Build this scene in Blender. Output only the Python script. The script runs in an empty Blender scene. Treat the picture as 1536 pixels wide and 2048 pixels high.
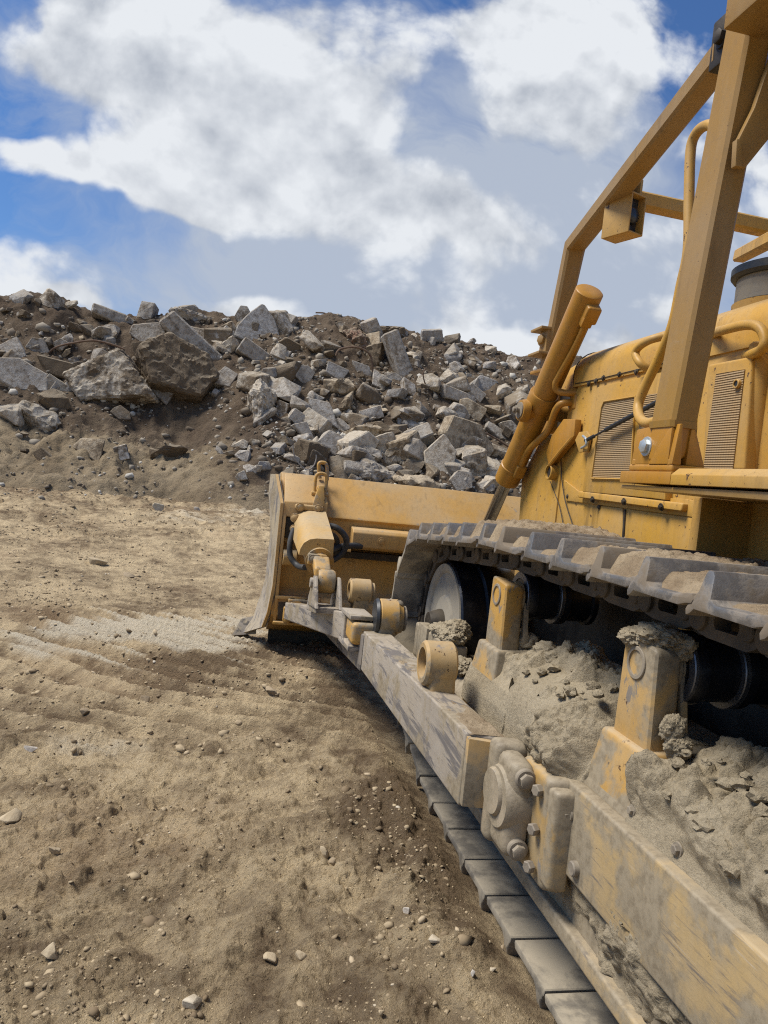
import bpy, bmesh, math, random
import numpy as np
from mathutils import Vector, Matrix, Quaternion
rnd = random.Random(7)
SC = bpy.context.scene
COL = SC.collection
# ------------------------------------------------------------------ camera
F, CX, CY, EYE = 1500.0, 768.0, 1024.0, 1.72          # focal length and centre in photo pixels, eye height in metres
def _camera_axes():
    vy = np.array([465.0, 930.0]); m = 0.105           # where the dozer's long axis vanishes, and the camera's roll
    Y = np.array([(vy[0]-CX)/F, (vy[1]-CY)/F, 1.0])
    a = vy - np.array([CX, CY])
    k = -(a @ a + F*F)/(a @ np.array([1, m]))
    X = np.array([(a[0]+k)/F, (a[1]+k*m)/F, 1.0])
    Y /= np.linalg.norm(Y); X /= np.linalg.norm(X)
    if X[0] < 0: X = -X
    return np.array([X, Y, np.cross(X, Y)])
RW = _camera_axes()
EYEP = np.array([0, 0, EYE])
def ray(px, py): return RW @ np.array([(px-CX)/F, (py-CY)/F, 1.0])
def A(px, py, X=None, Y=None, Z=None):
    "the point seen at photo pixel px,py that lies on the plane X=, Y= or Z="
    d = ray(px, py)
    t = (X-EYEP[0])/d[0] if X is not None else (Y-EYEP[1])/d[1] if Y is not None else (Z-EYEP[2])/d[2]
    return EYEP + t*d
cam_d = bpy.data.cameras.new("camera"); cam = bpy.data.objects.new("camera", cam_d); COL.objects.link(cam)
cam.matrix_world = Matrix([[RW[0,0], -RW[0,1], -RW[0,2], 0], [RW[1,0], -RW[1,1], -RW[1,2], 0], [RW[2,0], -RW[2,1], -RW[2,2], EYE], [0,0,0,1]])
cam_d.sensor_fit = 'HORIZONTAL'; cam_d.sensor_width = 36; cam_d.lens = 36*F/1536
cam_d.clip_start = .05; cam_d.clip_end = 6000
SC.camera = cam
SC.render.resolution_x, SC.render.resolution_y = 768, 1024
SC.view_settings.view_transform = 'Standard'; SC.view_settings.look = 'None'
SC.view_settings.exposure = EXPOSURE = 0.90
SC.view_settings.gamma = 1.0
SC.cycles.use_denoising = False
SC.cycles.filter_width = 1.15
SC.cycles.max_bounces = 6; SC.cycles.diffuse_bounces = 3; SC.cycles.glossy_bounces = 3
# ------------------------------------------------------------------ sun and sky
SUN_EL, SUN_AZ = math.radians(58), math.radians(-82)   # azimuth from +Y towards +X
SUN_DIR = Vector((math.sin(SUN_AZ)*math.cos(SUN_EL), math.cos(SUN_AZ)*math.cos(SUN_EL), math.sin(SUN_EL)))
sl = bpy.data.lights.new("sun", 'SUN'); sl.energy = 2.9; sl.angle = math.radians(22); sl.color = (1, .95, .87)
so = bpy.data.objects.new("sun", sl); COL.objects.link(so)
so.rotation_euler = SUN_DIR.to_track_quat('Z', 'Y').to_euler(); so.location = (-20, -5, 40)

W = bpy.data.worlds.new("World"); SC.world = W; W.use_nodes = True
class NT:
    "shorthand for building a node tree"
    def __init__(s, nt): s.nt = nt
    def n(s, t, **kw):
        x = s.nt.nodes.new(t)
        for k, v in kw.items(): setattr(x, k, v)
        return x
    def put(s, sock, v):
        if v is None: return
        if hasattr(v, 'is_linked'): s.nt.links.new(v, sock)
        else: sock.default_value = v
    def math(s, op, a, b=None, c=None, clamp=False):
        x = s.n('ShaderNodeMath', operation=op, use_clamp=clamp)
        for i, v in enumerate((a, b, c)): s.put(x.inputs[i], v)
        return x.outputs[0]
    def vec(s, op, a, b=None):
        x = s.n('ShaderNodeVectorMath', operation=op)
        s.put(x.inputs[0], a); s.put(x.inputs[1], b)
        return x.outputs['Value'] if op in ('LENGTH', 'DOT_PRODUCT', 'DISTANCE') else x.outputs[0]
    def noise(s, vec, scale, detail=6, rough=.55, dist=0.0, out='Fac'):
        x = s.n('ShaderNodeTexNoise')
        s.put(x.inputs['Vector'], vec); x.inputs['Scale'].default_value = scale; x.inputs['Detail'].default_value = detail
        x.inputs['Roughness'].default_value = rough; x.inputs['Distortion'].default_value = dist
        return x.outputs[out]
    def ramp(s, f, lo, hi, a=0.0, b=1.0, mode='SMOOTHSTEP'):
        x = s.n('ShaderNodeMapRange', interpolation_type=mode)
        s.put(x.inputs[0], f)
        for i, v in enumerate((lo, hi, a, b)): s.put(x.inputs[1+i], v)
        return x.outputs[0]
    def mix(s, f, a, b, blend='MIX'):
        x = s.n('ShaderNodeMix', data_type='RGBA', blend_type=blend)
        s.put(x.inputs[0], f)
        for i, v in ((6, a), (7, b)):
            if isinstance(v, tuple) and len(v) == 3: v = v+(1,)
            s.put(x.inputs[i], v)
        return x.outputs[2]

def build_sky():
    t = NT(W.node_tree); nt = W.node_tree
    bg = nt.nodes['Background']; bg.inputs['Strength'].default_value = 0.12
    sky = t.n('ShaderNodeTexSky', sky_type='NISHITA', sun_disc=False)
    sky.sun_elevation = SUN_EL; sky.sun_rotation = SUN_AZ; sky.air_density = 1.0; sky.dust_density = .6; sky.ozone_density = 1.5
    d = t.n('ShaderNodeTexCoord').outputs['Generated']
    sep = t.n('ShaderNodeSeparateXYZ'); t.put(sep.inputs[0], d)
    ay = t.math('MAXIMUM', t.math('ABSOLUTE', sep.outputs[1]), .12)
    u = t.math('DIVIDE', sep.outputs[0], ay); w = t.math('DIVIDE', sep.outputs[2], ay)
    cmb = t.n('ShaderNodeCombineXYZ'); t.put(cmb.inputs[0], u); t.put(cmb.inputs[1], w)
    uv = cmb.outputs[0]
    def uvof(px, py):
        r = ray(px, py); return r[0]/r[1], r[2]/r[1]
    warp = t.noise(uv, 2.6, 4, .6, out='Color')
    wv = t.vec('MULTIPLY', t.vec('SUBTRACT', warp, (.5, .5, .5)), (.34, .24, 0))
    uvw = t.vec('ADD', uv, wv)
    def blobs(lst, src):
        tot = None
        for (px, py, rx, ry, wt) in lst:
            c = uvof(px, py)
            q = t.vec('MULTIPLY', t.vec('SUBTRACT', src, (c[0], c[1], 0)), (1500/rx*.9, 1500/ry*.9, 0))
            g = t.math('EXPONENT', t.math('MULTIPLY', t.vec('DOT_PRODUCT', q, q), -1.0))
            tot = t.math('MULTIPLY_ADD', g, wt, tot if tot is not None else 0.0)
        return tot
    CL = [(300,110,290,150,.85),(560,200,310,180,.85),(470,320,240,80,.6),(110,70,120,70,.4),(770,130,90,120,.3),(330,390,100,40,.45),
          (1150,60,290,120,.85),(1080,210,160,110,.7),(1010,40,120,70,.4),(1120,310,60,60,.3),(720,430,280,70,.55),(960,440,190,80,.75),(1050,540,130,70,.45),(1230,500,120,60,.3),
          (80,350,110,45,.62),(260,385,150,36,.58),(60,545,120,60,.75),(205,510,60,20,.5),(410,585,120,26,.72),(520,610,90,20,.5),
          (950,668,110,40,1.0),(1070,700,180,36,1.0),(1190,715,100,30,.9),(1310,640,90,45,.85),(1520,270,70,150,.7),(1440,190,60,90,.4),
          (815,635,36,40,.6),(900,625,40,30,.5),(150,625,90,22,.8),(1420,560,120,60,.4),(640,600,90,22,.2)]
    BL = [(50,260,110,55,.8),(120,455,240,40,.55),(350,480,110,50,.4),(880,190,50,110,.5),(880,300,70,50,.4),(40,30,60,60,.6),
          (700,605,130,40,.3),(280,545,120,30,.4),(1330,170,60,50,.35),(560,540,110,40,.15),(1240,250,70,60,.3)]
    def density(src_uv):
        n1 = t.noise(t.vec('MULTIPLY', src_uv, (1.0, 1.30, 1)), 2.9, 15, .60, .25)
        puff = None
        for sc, wt, off in ((6.0, .30, 1.3), (13.0, .13, 5.1), (27.0, .06, 2.7)):
            n = t.noise(t.vec('ADD', src_uv, (off, off*.6, .4)), sc, 3, .5, .35)
            a = t.math('MULTIPLY', t.math('ABSOLUTE', t.math('MULTIPLY_ADD', n, 2.0, -1.0)), wt)
            puff = a if puff is None else t.math('ADD', puff, a)
        return t.math('ADD', n1, puff)
    cl = t.math('SUBTRACT', blobs(CL, uvw), blobs(BL, uvw))
    da = density(uv)
    d0 = t.math('MULTIPLY_ADD', cl, .36, da)
    d1 = density(t.vec('ADD', uv, (-.010, .026, 0)))
    dens = t.ramp(d0, .65, .84)
    n_lo = t.noise(t.vec('MULTIPLY', uv, (1.0, 1.30, 1)), 2.9, 5, .5, .15)
    n_of = t.noise(t.vec('MULTIPLY', t.vec('ADD', uv, (-.03, .06, 0)), (1.0, 1.30, 1)), 2.9, 5, .5, .15)
    form = t.math('MULTIPLY', t.math('SUBTRACT', n_lo, n_of), 3.0)
    lit = t.math('SUBTRACT', da, d1)
    thick = t.ramp(d0, .86, 1.35)
    shade = t.math('ADD', t.math('ADD', t.math('MULTIPLY', lit, 2.3), form), t.math('MULTIPLY_ADD', thick, -.24, .86))
    big = t.noise(t.vec('MULTIPLY', uv, (1, 1.5, 1)), 3.1, 6, .55, .3)
    shade = t.math('ADD', shade, t.ramp(big, .3, .7, -.22, .16))
    shade = t.math('MAXIMUM', t.math('MINIMUM', shade, 1.15), .30)
    cc = t.mix(shade, (1.1, 1.3, 1.68), (3.6, 3.74, 3.92))
    hz = blobs([(1000,430,600,360,.80),(640,500,300,190,.62),(1300,600,420,260,.5),(420,640,400,50,.15),(420,200,400,200,.35),(900,670,900,80,.55)], uvw)
    base = t.mix(1.0, sky.outputs[0], (.25, .37, .53, 1), 'MULTIPLY')
    veil = t.noise(t.vec('MULTIPLY', uvw, (1.6, 2.2, 1)), 2.6, 9, .62, .6)
    hz = t.math('ADD', hz, t.ramp(veil, .30, .70, -.40, .22))
    base = t.mix(t.math('MAXIMUM', t.math('MINIMUM', hz, .92), 0.0), base, (2.12, 2.38, 2.82))
    out = t.mix(dens, base, cc)
    t.put(bg.inputs['Color'], out)
build_sky()

# ------------------------------------------------------------------ noise in numpy
_P = np.random.RandomState(11).permutation(512).astype(np.int64)
_G = np.random.RandomState(12).normal(size=(512, 3)); _G /= np.linalg.norm(_G, axis=1)[:, None]
def perlin(x, y, z):
    x, y, z = np.broadcast_arrays(np.asarray(x, float), np.asarray(y, float), np.asarray(z, float))
    xi, yi, zi = np.floor(x).astype(np.int64), np.floor(y).astype(np.int64), np.floor(z).astype(np.int64)
    xf, yf, zf = x-xi, y-yi, z-zi
    f = lambda q: q*q*q*(q*(q*6-15)+10)
    u, v, w = f(xf), f(yf), f(zf)
    def g(i, j, k):
        h = _P[(_P[(_P[(xi+i) & 511]+yi+j) & 511]+zi+k) & 511]
        q = _G[h]
        return q[..., 0]*(xf-i)+q[..., 1]*(yf-j)+q[..., 2]*(zf-k)
    L = lambda a, b, s: a+(b-a)*s
    return L(L(L(g(0,0,0), g(1,0,0), u), L(g(0,1,0), g(1,1,0), u), v), L(L(g(0,0,1), g(1,0,1), u), L(g(0,1,1), g(1,1,1), u), v), w)*1.4
def fbm(x, y, z=0.0, octv=5, rough=.5, ridged=False):
    s, a, tot = 0.0, 1.0, 0.0
    for o in range(octv):
        k = 2.03**o
        p = perlin(np.asarray(x)*k+o*17.3, np.asarray(y)*k-o*9.1, np.asarray(z)*k+o*3.7)
        if ridged: p = 1-2*np.abs(p)
        s = s+a*p; tot += a; a *= rough
    return s/tot
def worley(x, y, seed=0, jitter=.9):
    "distance to the nearest cell point and that cell's random number"
    x, y = np.broadcast_arrays(np.asarray(x, float), np.asarray(y, float))
    xi, yi = np.floor(x).astype(np.int64), np.floor(y).astype(np.int64)
    best = np.full(x.shape, 9.0); val = np.zeros(x.shape)
    for i in (-1, 0, 1):
        for j in (-1, 0, 1):
            a = _P[(_P[(xi+i+seed*7) & 511]+yi+j) & 511]; b = _P[(a+31) & 511]; c = _P[(a+77) & 511]
            d = np.hypot(xi+i+.5+jitter*(a/511-.5)-x, yi+j+.5+jitter*(b/511-.5)-y)
            m = d < best; best = np.where(m, d, best); val = np.where(m, c/511, val)
    return best, val
def clods(x, y, seed=0, cover=.6):
    "rounded broken lumps, some cells left empty: 0..1"
    wx, wy = x+.22*fbm(x*1.7, y*1.7, seed+.5, 2), y+.22*fbm(x*1.7+9, y*1.7, seed+.5, 2)
    d, v = worley(wx, wy, seed)
    return np.where(v < cover, np.sqrt(np.clip(1-(d/.62)**2, 0, 1))*(.35+.65*v/cover), 0)
def sstep(a, b, x):
    q = np.clip((np.asarray(x, float)-a)/(b-a), 0, 1); return q*q*(3-2*q)

# ------------------------------------------------------------------ mesh helpers
def link_mesh(name, me, mat, parent=None):
    o = bpy.data.objects.new(name, me); COL.objects.link(o)
    if mat: me.materials.append(mat)
    if parent is not None:
        o.parent = parent
        off = Vector(parent.get('_org', (0, 0, 0)))
        me.transform(Matrix.Translation(-off))
        o['_org'] = tuple(off)
    return o
def grid_mesh(name, P, mat, parent=None, attrs=None, smooth=True):
    "P: array (rows, cols, 3) -> one mesh sheet"
    r, c = P.shape[:2]
    me = bpy.data.meshes.new(name)
    idx = np.arange(r*c).reshape(r, c)
    q = np.stack([idx[:-1, :-1], idx[:-1, 1:], idx[1:, 1:], idx[1:, :-1]], -1).reshape(-1, 4)
    me.vertices.add(r*c); me.vertices.foreach_set('co', P.reshape(-1).astype(np.float32))
    me.loops.add(q.size); me.loops.foreach_set('vertex_index', q.reshape(-1).astype(np.int32))
    me.polygons.add(len(q)); me.polygons.foreach_set('loop_start', np.arange(0, q.size, 4, dtype=np.int32))
    if smooth: me.polygons.foreach_set('use_smooth', np.ones(len(q), bool))
    me.update(calc_edges=True)
    for k, v in (attrs or {}).items():
        a = me.attributes.new(k, 'FLOAT', 'POINT'); a.data.foreach_set('value', np.asarray(v, np.float32).reshape(-1))
    return link_mesh(name, me, mat, parent)
def tri_soup(name, V, Fc, mat, parent=None, smooth=False, attrs=None):
    me = bpy.data.meshes.new(name)
    me.vertices.add(len(V)); me.vertices.foreach_set('co', np.asarray(V, np.float32).reshape(-1))
    Fc = np.asarray(Fc, np.int32)
    me.loops.add(Fc.size); me.loops.foreach_set('vertex_index', Fc.reshape(-1))
    me.polygons.add(len(Fc)); me.polygons.foreach_set('loop_start', np.arange(0, Fc.size, 3, dtype=np.int32))
    if smooth: me.polygons.foreach_set('use_smooth', np.ones(len(Fc), bool))
    me.update(calc_edges=True)
    for k, v in (attrs or {}).items():
        a = me.attributes.new(k, 'FLOAT', 'POINT'); a.data.foreach_set('value', np.asarray(v, np.float32).reshape(-1))
    return link_mesh(name, me, mat, parent)
def tag(o, label=None, cat=None, group=None, kind=None):
    for k, v in (('label', label), ('category', cat), ('group', group), ('kind', kind)):
        if v: o[k] = v
    return o

class MB:
    "collects shapes in one bmesh and links them as ONE mesh object"
    def __init__(s): s.bm = bmesh.new(); s.cuts = []
    def cut(s): s.cuts.append(len(s.bm.verts)); return s
    def _join(s, t):
        t.verts.index_update()
        m = [s.bm.verts.new(v.co) for v in t.verts]
        for f in t.faces:
            try: s.bm.faces.new([m[v.index] for v in f.verts])
            except ValueError: pass
        t.free(); return s
    def _bev(s, t, bev, seg):
        if bev > 0:
            ed = [e for e in t.edges if len(e.link_faces) == 2 and e.calc_face_angle(0) > .5]
            bmesh.ops.bevel(t, geom=ed, offset=bev, segments=seg, profile=.6, affect='EDGES', clamp_overlap=True)
        return s._join(t)
    def hexa(s, p, bev=.006, seg=2):
        t = bmesh.new(); v = [t.verts.new(tuple(q)) for q in p]
        for f in ((3,2,1,0),(4,5,6,7),(0,1,5,4),(1,2,6,5),(2,3,7,6),(3,0,4,7)): t.faces.new([v[i] for i in f])
        bmesh.ops.recalc_face_normals(t, faces=t.faces)
        return s._bev(t, bev, seg)
    def box(s, x0, x1, y0, y1, z0, z1, bev=.006, seg=2):
        return s.hexa([(x0,y0,z0),(x1,y0,z0),(x1,y1,z0),(x0,y1,z0),(x0,y0,z1),(x1,y0,z1),(x1,y1,z1),(x0,y1,z1)], bev, seg)
    def prism(s, poly, axis, a, b, bev=.005, seg=2):
        "poly: 2-D outline in the two other axes (x:(y,z) y:(x,z) z:(x,y)), extruded from a to b"
        f = {'x': lambda q, h: (h, q[0], q[1]), 'y': lambda q, h: (q[0], h, q[1]), 'z': lambda q, h: (q[0], q[1], h)}[axis]
        t = bmesh.new()
        lo = [t.verts.new(f(q, a)) for q in poly]; hi = [t.verts.new(f(q, b)) for q in poly]
        n = len(poly)
        t.faces.new(lo[::-1]); t.faces.new(hi)
        for i in range(n): t.faces.new([lo[i], lo[(i+1) % n], hi[(i+1) % n], hi[i]])
        bmesh.ops.recalc_face_normals(t, faces=t.faces)
        return s._bev(t, bev, seg)
    def loft(s, rings, caps=True, closed=False):
        "rings: lists of points of equal length"
        t = bmesh.new(); R = [[t.verts.new(tuple(q)) for q in r] for r in rings]; n = len(rings[0])
        for a, b in zip(R[:-1], R[1:]):
            for i in range(n): t.faces.new([a[i], a[(i+1) % n], b[(i+1) % n], b[i]])
        if closed:
            for i in range(n): t.faces.new([R[-1][i], R[-1][(i+1) % n], R[0][(i+1) % n], R[0][i]])
        elif caps: t.faces.new(R[0][::-1]); t.faces.new(R[-1])
        bmesh.ops.recalc_face_normals(t, faces=t.faces)
        return s._join(t)
    def lathe(s, prof, p0, axis, n=28, caps=True):
        "prof: (distance along axis, radius)"
        ax = Vector(axis).normalized(); u = ax.orthogonal().normalized(); v = ax.cross(u); p0 = Vector(p0)
        rings = [[p0+ax*d+(u*math.cos(2*math.pi*i/n)+v*math.sin(2*math.pi*i/n))*max(r, 1e-4) for i in range(n)] for d, r in prof]
        return s.loft(rings, caps)
    def cyl(s, p0, p1, r, n=24, r1=None, bev=.004):
        p0, p1 = Vector(p0), Vector(p1); L = (p1-p0).length; r1 = r if r1 is None else r1
        if bev > 0: pr = [(0, r-bev), (bev, r), (L-bev, r1), (L, r1-bev)]
        else: pr = [(0, r), (L, r1)]
        return s.lathe(pr, p0, p1-p0, n)
    def tubering(s, p0, p1, ro, ri, n=28, bev=.005):
        "a hollow bushing"
        p0, p1 = Vector(p0), Vector(p1); L = (p1-p0).length; ax = (p1-p0)/L; u = ax.orthogonal().normalized(); v = ax.cross(u)
        pr = [(0, ri), (0, ro-bev), (bev, ro), (L-bev, ro), (L, ro-bev), (L, ri)]
        rings = [[p0+ax*d+(u*math.cos(2*math.pi*i/n)+v*math.sin(2*math.pi*i/n))*r for i in range(n)] for d, r in pr]
        return s.loft(rings, closed=True)
    def tube(s, pts, r, n=12, sub=6, smooth=True, caps=True):
        P = [Vector(p) for p in pts]
        if smooth and len(P) > 2:
            Q = []
            for i in range(len(P)-1):
                a, b, c, d = P[max(i-1, 0)], P[i], P[i+1], P[min(i+2, len(P)-1)]
                for k in range(sub):
                    q = k/sub
                    Q.append(.5*((2*b)+(c-a)*q+(2*a-5*b+4*c-d)*q*q+(3*b-a-3*c+d)*q**3))
            Q.append(P[-1]); P = Q
        rings = []; ref = None
        for i, p in enumerate(P):
            tg = (P[min(i+1, len(P)-1)]-P[max(i-1, 0)]).normalized()
            if ref is None: ref = tg.orthogonal().normalized()
            ref = (ref-tg*ref.dot(tg)).normalized(); bi = tg.cross(ref)
            rr = r if not callable(r) else r(i/(len(P)-1))
            rings.append([p+(ref*math.cos(2*math.pi*k/n)+bi*math.sin(2*math.pi*k/n))*rr for k in range(n)])
        return s.loft(rings, caps)
    def beam(s, pts, w, h, up=(0, 0, 1), bev=.008):
        "square tube along a polyline with mitred bends"
        P = [Vector(p) for p in pts]; up = Vector(up); rings = []
        for i, p in enumerate(P):
            d0 = (P[i]-P[i-1]).normalized() if i else (P[1]-P[0]).normalized()
            d1 = (P[i+1]-P[i]).normalized() if i < len(P)-1 else d0
            tg = (d0+d1).normalized(); k = 1/max(.4, math.cos(d0.angle(d1)/2)) if d0.angle(d1) > 1e-4 else 1
            sd = tg.cross(up).normalized(); nn = sd.cross(tg).normalized()
            c = min(w, h)*.14
            rings.append([p+sd*x+nn*y*k for x, y in ((-w/2+c,-h/2),(w/2-c,-h/2),(w/2,-h/2+c),(w/2,h/2-c),(w/2-c,h/2),(-w/2+c,h/2),(-w/2,h/2-c),(-w/2,-h/2+c))])
        return s.loft(rings)
    def bolt(s, p, d, r=.02, h=.016, washer=True):
        d = Vector(d).normalized(); p = Vector(p)
        if washer: s.lathe([(0, r*1.45), (h*.28, r*1.4)], p, d, 16)
        s.lathe([(h*.25, r), (h*.9, r), (h*1.02, r*.82)], p, d, 6)
        return s
    def ico(s, c, r, sub=3, amp=0.0, freq=2.0, seed=0.0, squash=(1, 1, 1), rough=.55):
        t = bmesh.new(); bmesh.ops.create_icosphere(t, subdivisions=sub, radius=1)
        V = np.array([v.co[:] for v in t.verts])
        if amp: V *= (1+amp*(1.1*fbm(V[:, 0]*freq*.7+seed, V[:, 1]*freq*.7-seed, V[:, 2]*freq*.7, 3, .5)+.9*np.abs(fbm(V[:, 0]*freq*1.6-seed, V[:, 1]*freq*1.6, V[:, 2]*freq*1.6+seed, 3, rough))+.22*fbm(V[:, 0]*freq*6, V[:, 1]*freq*6+seed, V[:, 2]*freq*6, 2, rough)))[:, None]
        V = V*np.array(squash)*r+np.array(c)
        for v, q in zip(t.verts, V): v.co = q
        return s._join(t)
    def split(s, name, mat, parent=None, ang=38):
        "one object for each run of shapes between cuts"
        s.bm.verts.index_update(); s.bm.verts.ensure_lookup_table()
        marks = sorted({0, *s.cuts, len(s.bm.verts)}); out = []
        for a, z in zip(marks[:-1], marks[1:]):
            t = MB(); m = {v.index: t.bm.verts.new(v.co) for v in s.bm.verts[a:z]}
            for f in s.bm.faces:
                if a <= f.verts[0].index < z: t.bm.faces.new([m[v.index] for v in f.verts])
            out.append(t.build(name, mat, parent, ang))
        s.bm.free(); return out
    def build(s, name, mat, parent=None, ang=38):
        me = bpy.data.meshes.new(name); s.bm.to_mesh(me); s.bm.free()
        for p in me.polygons: p.use_smooth = True
        me.set_sharp_from_angle(angle=math.radians(ang))
        return link_mesh(name, me, mat, parent)
# ------------------------------------------------------------------ materials
def new_mat(name):
    m = bpy.data.materials.new(name); m.use_nodes = True
    t = NT(m.node_tree); b = m.node_tree.nodes['Principled BSDF']
    return m, t, b
def bump(t, b, h, strength, dist=.01):
    x = t.n('ShaderNodeBump'); x.inputs['Strength'].default_value = strength; x.inputs['Distance'].default_value = dist
    t.put(x.inputs['Height'], h); t.put(b.inputs['Normal'], x.outputs[0]); return x.outputs[0]
def wpos(t):
    return t.n('ShaderNodeNewGeometry').outputs['Position']
def upness(t):
    s = t.n('ShaderNodeSeparateXYZ'); t.put(s.inputs[0], t.n('ShaderNodeNewGeometry').outputs['Normal']); return s.outputs[2]
MUD = (.245, .200, .130); DUST = (.37, .295, .19); STEEL = (.30, .30, .31)
def painted(name, col=(.50, .275, .055), dust=.35, wear=.12, stretch=(1, 1, 1), under=(.20, .19, .18), rough=.5, mud=0.0, fade=(.46, .30, .12), bumpy=.15, chips=.06, scratch=None, grime=0.0):
    m, t, b = new_mat(name); p = wpos(t)
    n1 = t.noise(p, 2.3, 8, .6); n2 = t.noise(t.vec('MULTIPLY', p, stretch), 7.0, 10, .68, .6); n3 = t.noise(p, 34, 6, .7)
    c = t.mix(t.ramp(t.noise(p, 1.3, 5, .55), .35, .7), col, fade)
    streak = t.noise(t.vec('MULTIPLY', p, (9, 9, 1.1)), 2.2, 5, .6)                 # rain-washed dust runs downwards
    dm = t.math('ADD', t.math('MULTIPLY', t.ramp(n1, .38, .72), dust), t.math('MULTIPLY', t.ramp(streak, .48, .72), dust*.45))
    dm = t.math('ADD', dm, t.math('MULTIPLY', t.ramp(upness(t), .45, .95), dust*.9), clamp=True)      # dust lying on the upper faces
    c = t.mix(dm, c, DUST)
    w = t.ramp(n2, .66-wear*.9, .70-wear*.75)
    c = t.mix(t.math('MULTIPLY', w, .85 if wear > 0 else 0), c, under)
    if scratch:                                                                    # fine scratches dragged along the part
        sv = t.vec('MULTIPLY', p, scratch); sc = t.noise(sv, 42, 5, .7, .4); area = t.ramp(n1, .35, .62)
        c = t.mix(t.math('MULTIPLY', t.math('MULTIPLY', t.ramp(sc, .55, .63), area), .85), c, under)
        c = t.mix(t.math('MULTIPLY', t.ramp(t.noise(t.vec('ADD', sv, (3, 1, 2)), 30, 5, .7, .3), .60, .70), .5), c, (.46, .41, .34))
    if grime:                                                                      # brown run-off and oily smears
        gs = t.noise(t.vec('MULTIPLY', p, (5, 5, .55)), 2.6, 7, .65, .5); ga = t.ramp(t.noise(t.vec('ADD', p, (2, 5, 8)), 1.9, 4, .5), .42, .68)
        c = t.mix(t.math('MULTIPLY', t.math('MULTIPLY', t.ramp(gs, .50, .70), ga), grime), c, (.10, .058, .02))
        c = t.mix(t.math('MULTIPLY', t.ramp(t.noise(p, 11, 8, .75, .4), .60, .72), grime*.6), c, (.30, .24, .16))
        c = t.mix(t.ramp(t.noise(p, 70, 3, .6), .70, .74, 0, grime), c, (.10, .05, .02))
    ch = t.ramp(t.noise(p, 21, 4, .75, .3), .735-chips, .75-chips)
    c = t.mix(ch, c, (.085, .045, .022))
    c = t.mix(t.ramp(t.noise(t.vec('ADD', p, (6, 1, 3)), 8, 9, .72, .5), .765-chips*.8, .78-chips*.8), c, (.16, .085, .035))
    if mud:
        mm = t.ramp(t.noise(t.vec('ADD', p, (4, 7, 2)), 4.2, 9, .66, .3), .62-mud*.5, .70-mud*.4)
        c = t.mix(mm, c, t.mix(t.ramp(n3, .3, .7), (.20, .16, .105), (.335, .278, .19)))
    c = t.mix(t.math('MULTIPLY', t.ramp(n3, .45, .75), .22), c, (.14, .10, .06))
    t.put(b.inputs['Base Color'], c)
    t.put(b.inputs['Roughness'], t.ramp(t.math('ADD', dm, w), 0, 1, rough, .85))
    b.inputs['Specular IOR Level'].default_value = .35
    h = t.math('ADD', t.math('MULTIPLY', n3, .4), t.math('MULTIPLY', n2, .6))
    bump(t, b, h, bumpy, .006)
    return m
def earth(name, a, c2, rough=.95, scale=5, strength=.7, dist=.02, stones=True):
    m, t, b = new_mat(name); p = wpos(t)
    n1 = t.noise(p, scale*.35, 8, .6); n2 = t.noise(p, scale*4, 10, .72); n3 = t.noise(p, scale*22, 6, .75)
    n4 = t.noise(p, scale*9, 8, .75, .4)
    c = t.mix(t.ramp(n1, .3, .7), a, c2)
    c = t.mix(t.math('MULTIPLY', t.ramp(n2, .46, .70), .5), c, tuple(q*.55 for q in a))
    c = t.mix(t.math('MULTIPLY', t.ramp(n4, .56, .68), .45), c, tuple(q*.45 for q in a))
    if stones: c = t.mix(t.ramp(n3, .66, .74, 0, .55), c, tuple(min(1, q*1.9+.04) for q in c2))
    t.put(b.inputs['Base Color'], c); b.inputs['Roughness'].default_value = rough; b.inputs['Specular IOR Level'].default_value = .15
    bump(t, b, t.math('MULTIPLY_ADD', n4, .8, t.math('MULTIPLY_ADD', n3, .35, n2)), strength, dist)
    return m
def metal(name, col, rough=.4, met=.9, dirt=.5, dcol=MUD, thr=.5, stretch=(1,1,1)):
    m, t, b = new_mat(name); p = wpos(t)
    n1 = t.noise(p, 5, 9, .65, .2); n2 = t.noise(t.vec('MULTIPLY', p, stretch), 30, 6, .7)
    d = t.math('MULTIPLY', t.ramp(n1, thr-.08, thr+.1), dirt)
    c = t.mix(t.math('MULTIPLY', t.ramp(n2, .4, .7), .5), col, tuple(q*.5 for q in col))
    t.put(b.inputs['Base Color'], t.mix(d, c, dcol))
    t.put(b.inputs['Roughness'], t.ramp(t.math('ADD', d, t.math('MULTIPLY', n2, .3)), 0, 1.2, rough, .9))
    t.put(b.inputs['Metallic'], t.ramp(d, .1, .6, met, 0.0))
    bump(t, b, t.math('ADD', n2, d), .2, .006)
    return m
M = {}
M['paint'] = painted('yellow_paint', dust=.30, wear=.0, chips=.05, grime=.4)
M['paint_body'] = painted('body_paint', col=(.475, .255, .034), fade=(.45, .27, .08), dust=.26, wear=0, chips=.085, bumpy=.08, grime=.6)
M['paint_deep'] = painted('orange_yellow_paint', col=(.40, .185, .018), fade=(.36, .18, .03), dust=.14, wear=0, chips=.045, rough=.38, bumpy=.06, grime=.4)
M['paint_blade'] = painted('faded_blade_paint', col=(.52, .275, .05), fade=(.53, .335, .135), dust=.36, wear=.03, stretch=(1, 1, 1), chips=.05, bumpy=.12, grime=.5, under=(.30, .24, .17))
M['paint_worn'] = painted('chipped_yellow_paint', col=(.46, .25, .045), dust=.48, wear=.07, stretch=(2, 2, 1.2), mud=.36, under=(.16, .15, .14), chips=.09)
M['paint_muddy'] = painted('muddy_yellow_paint', col=(.40, .235, .06), dust=.75, wear=.06, mud=.78, chips=.05, bumpy=.5)
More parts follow.
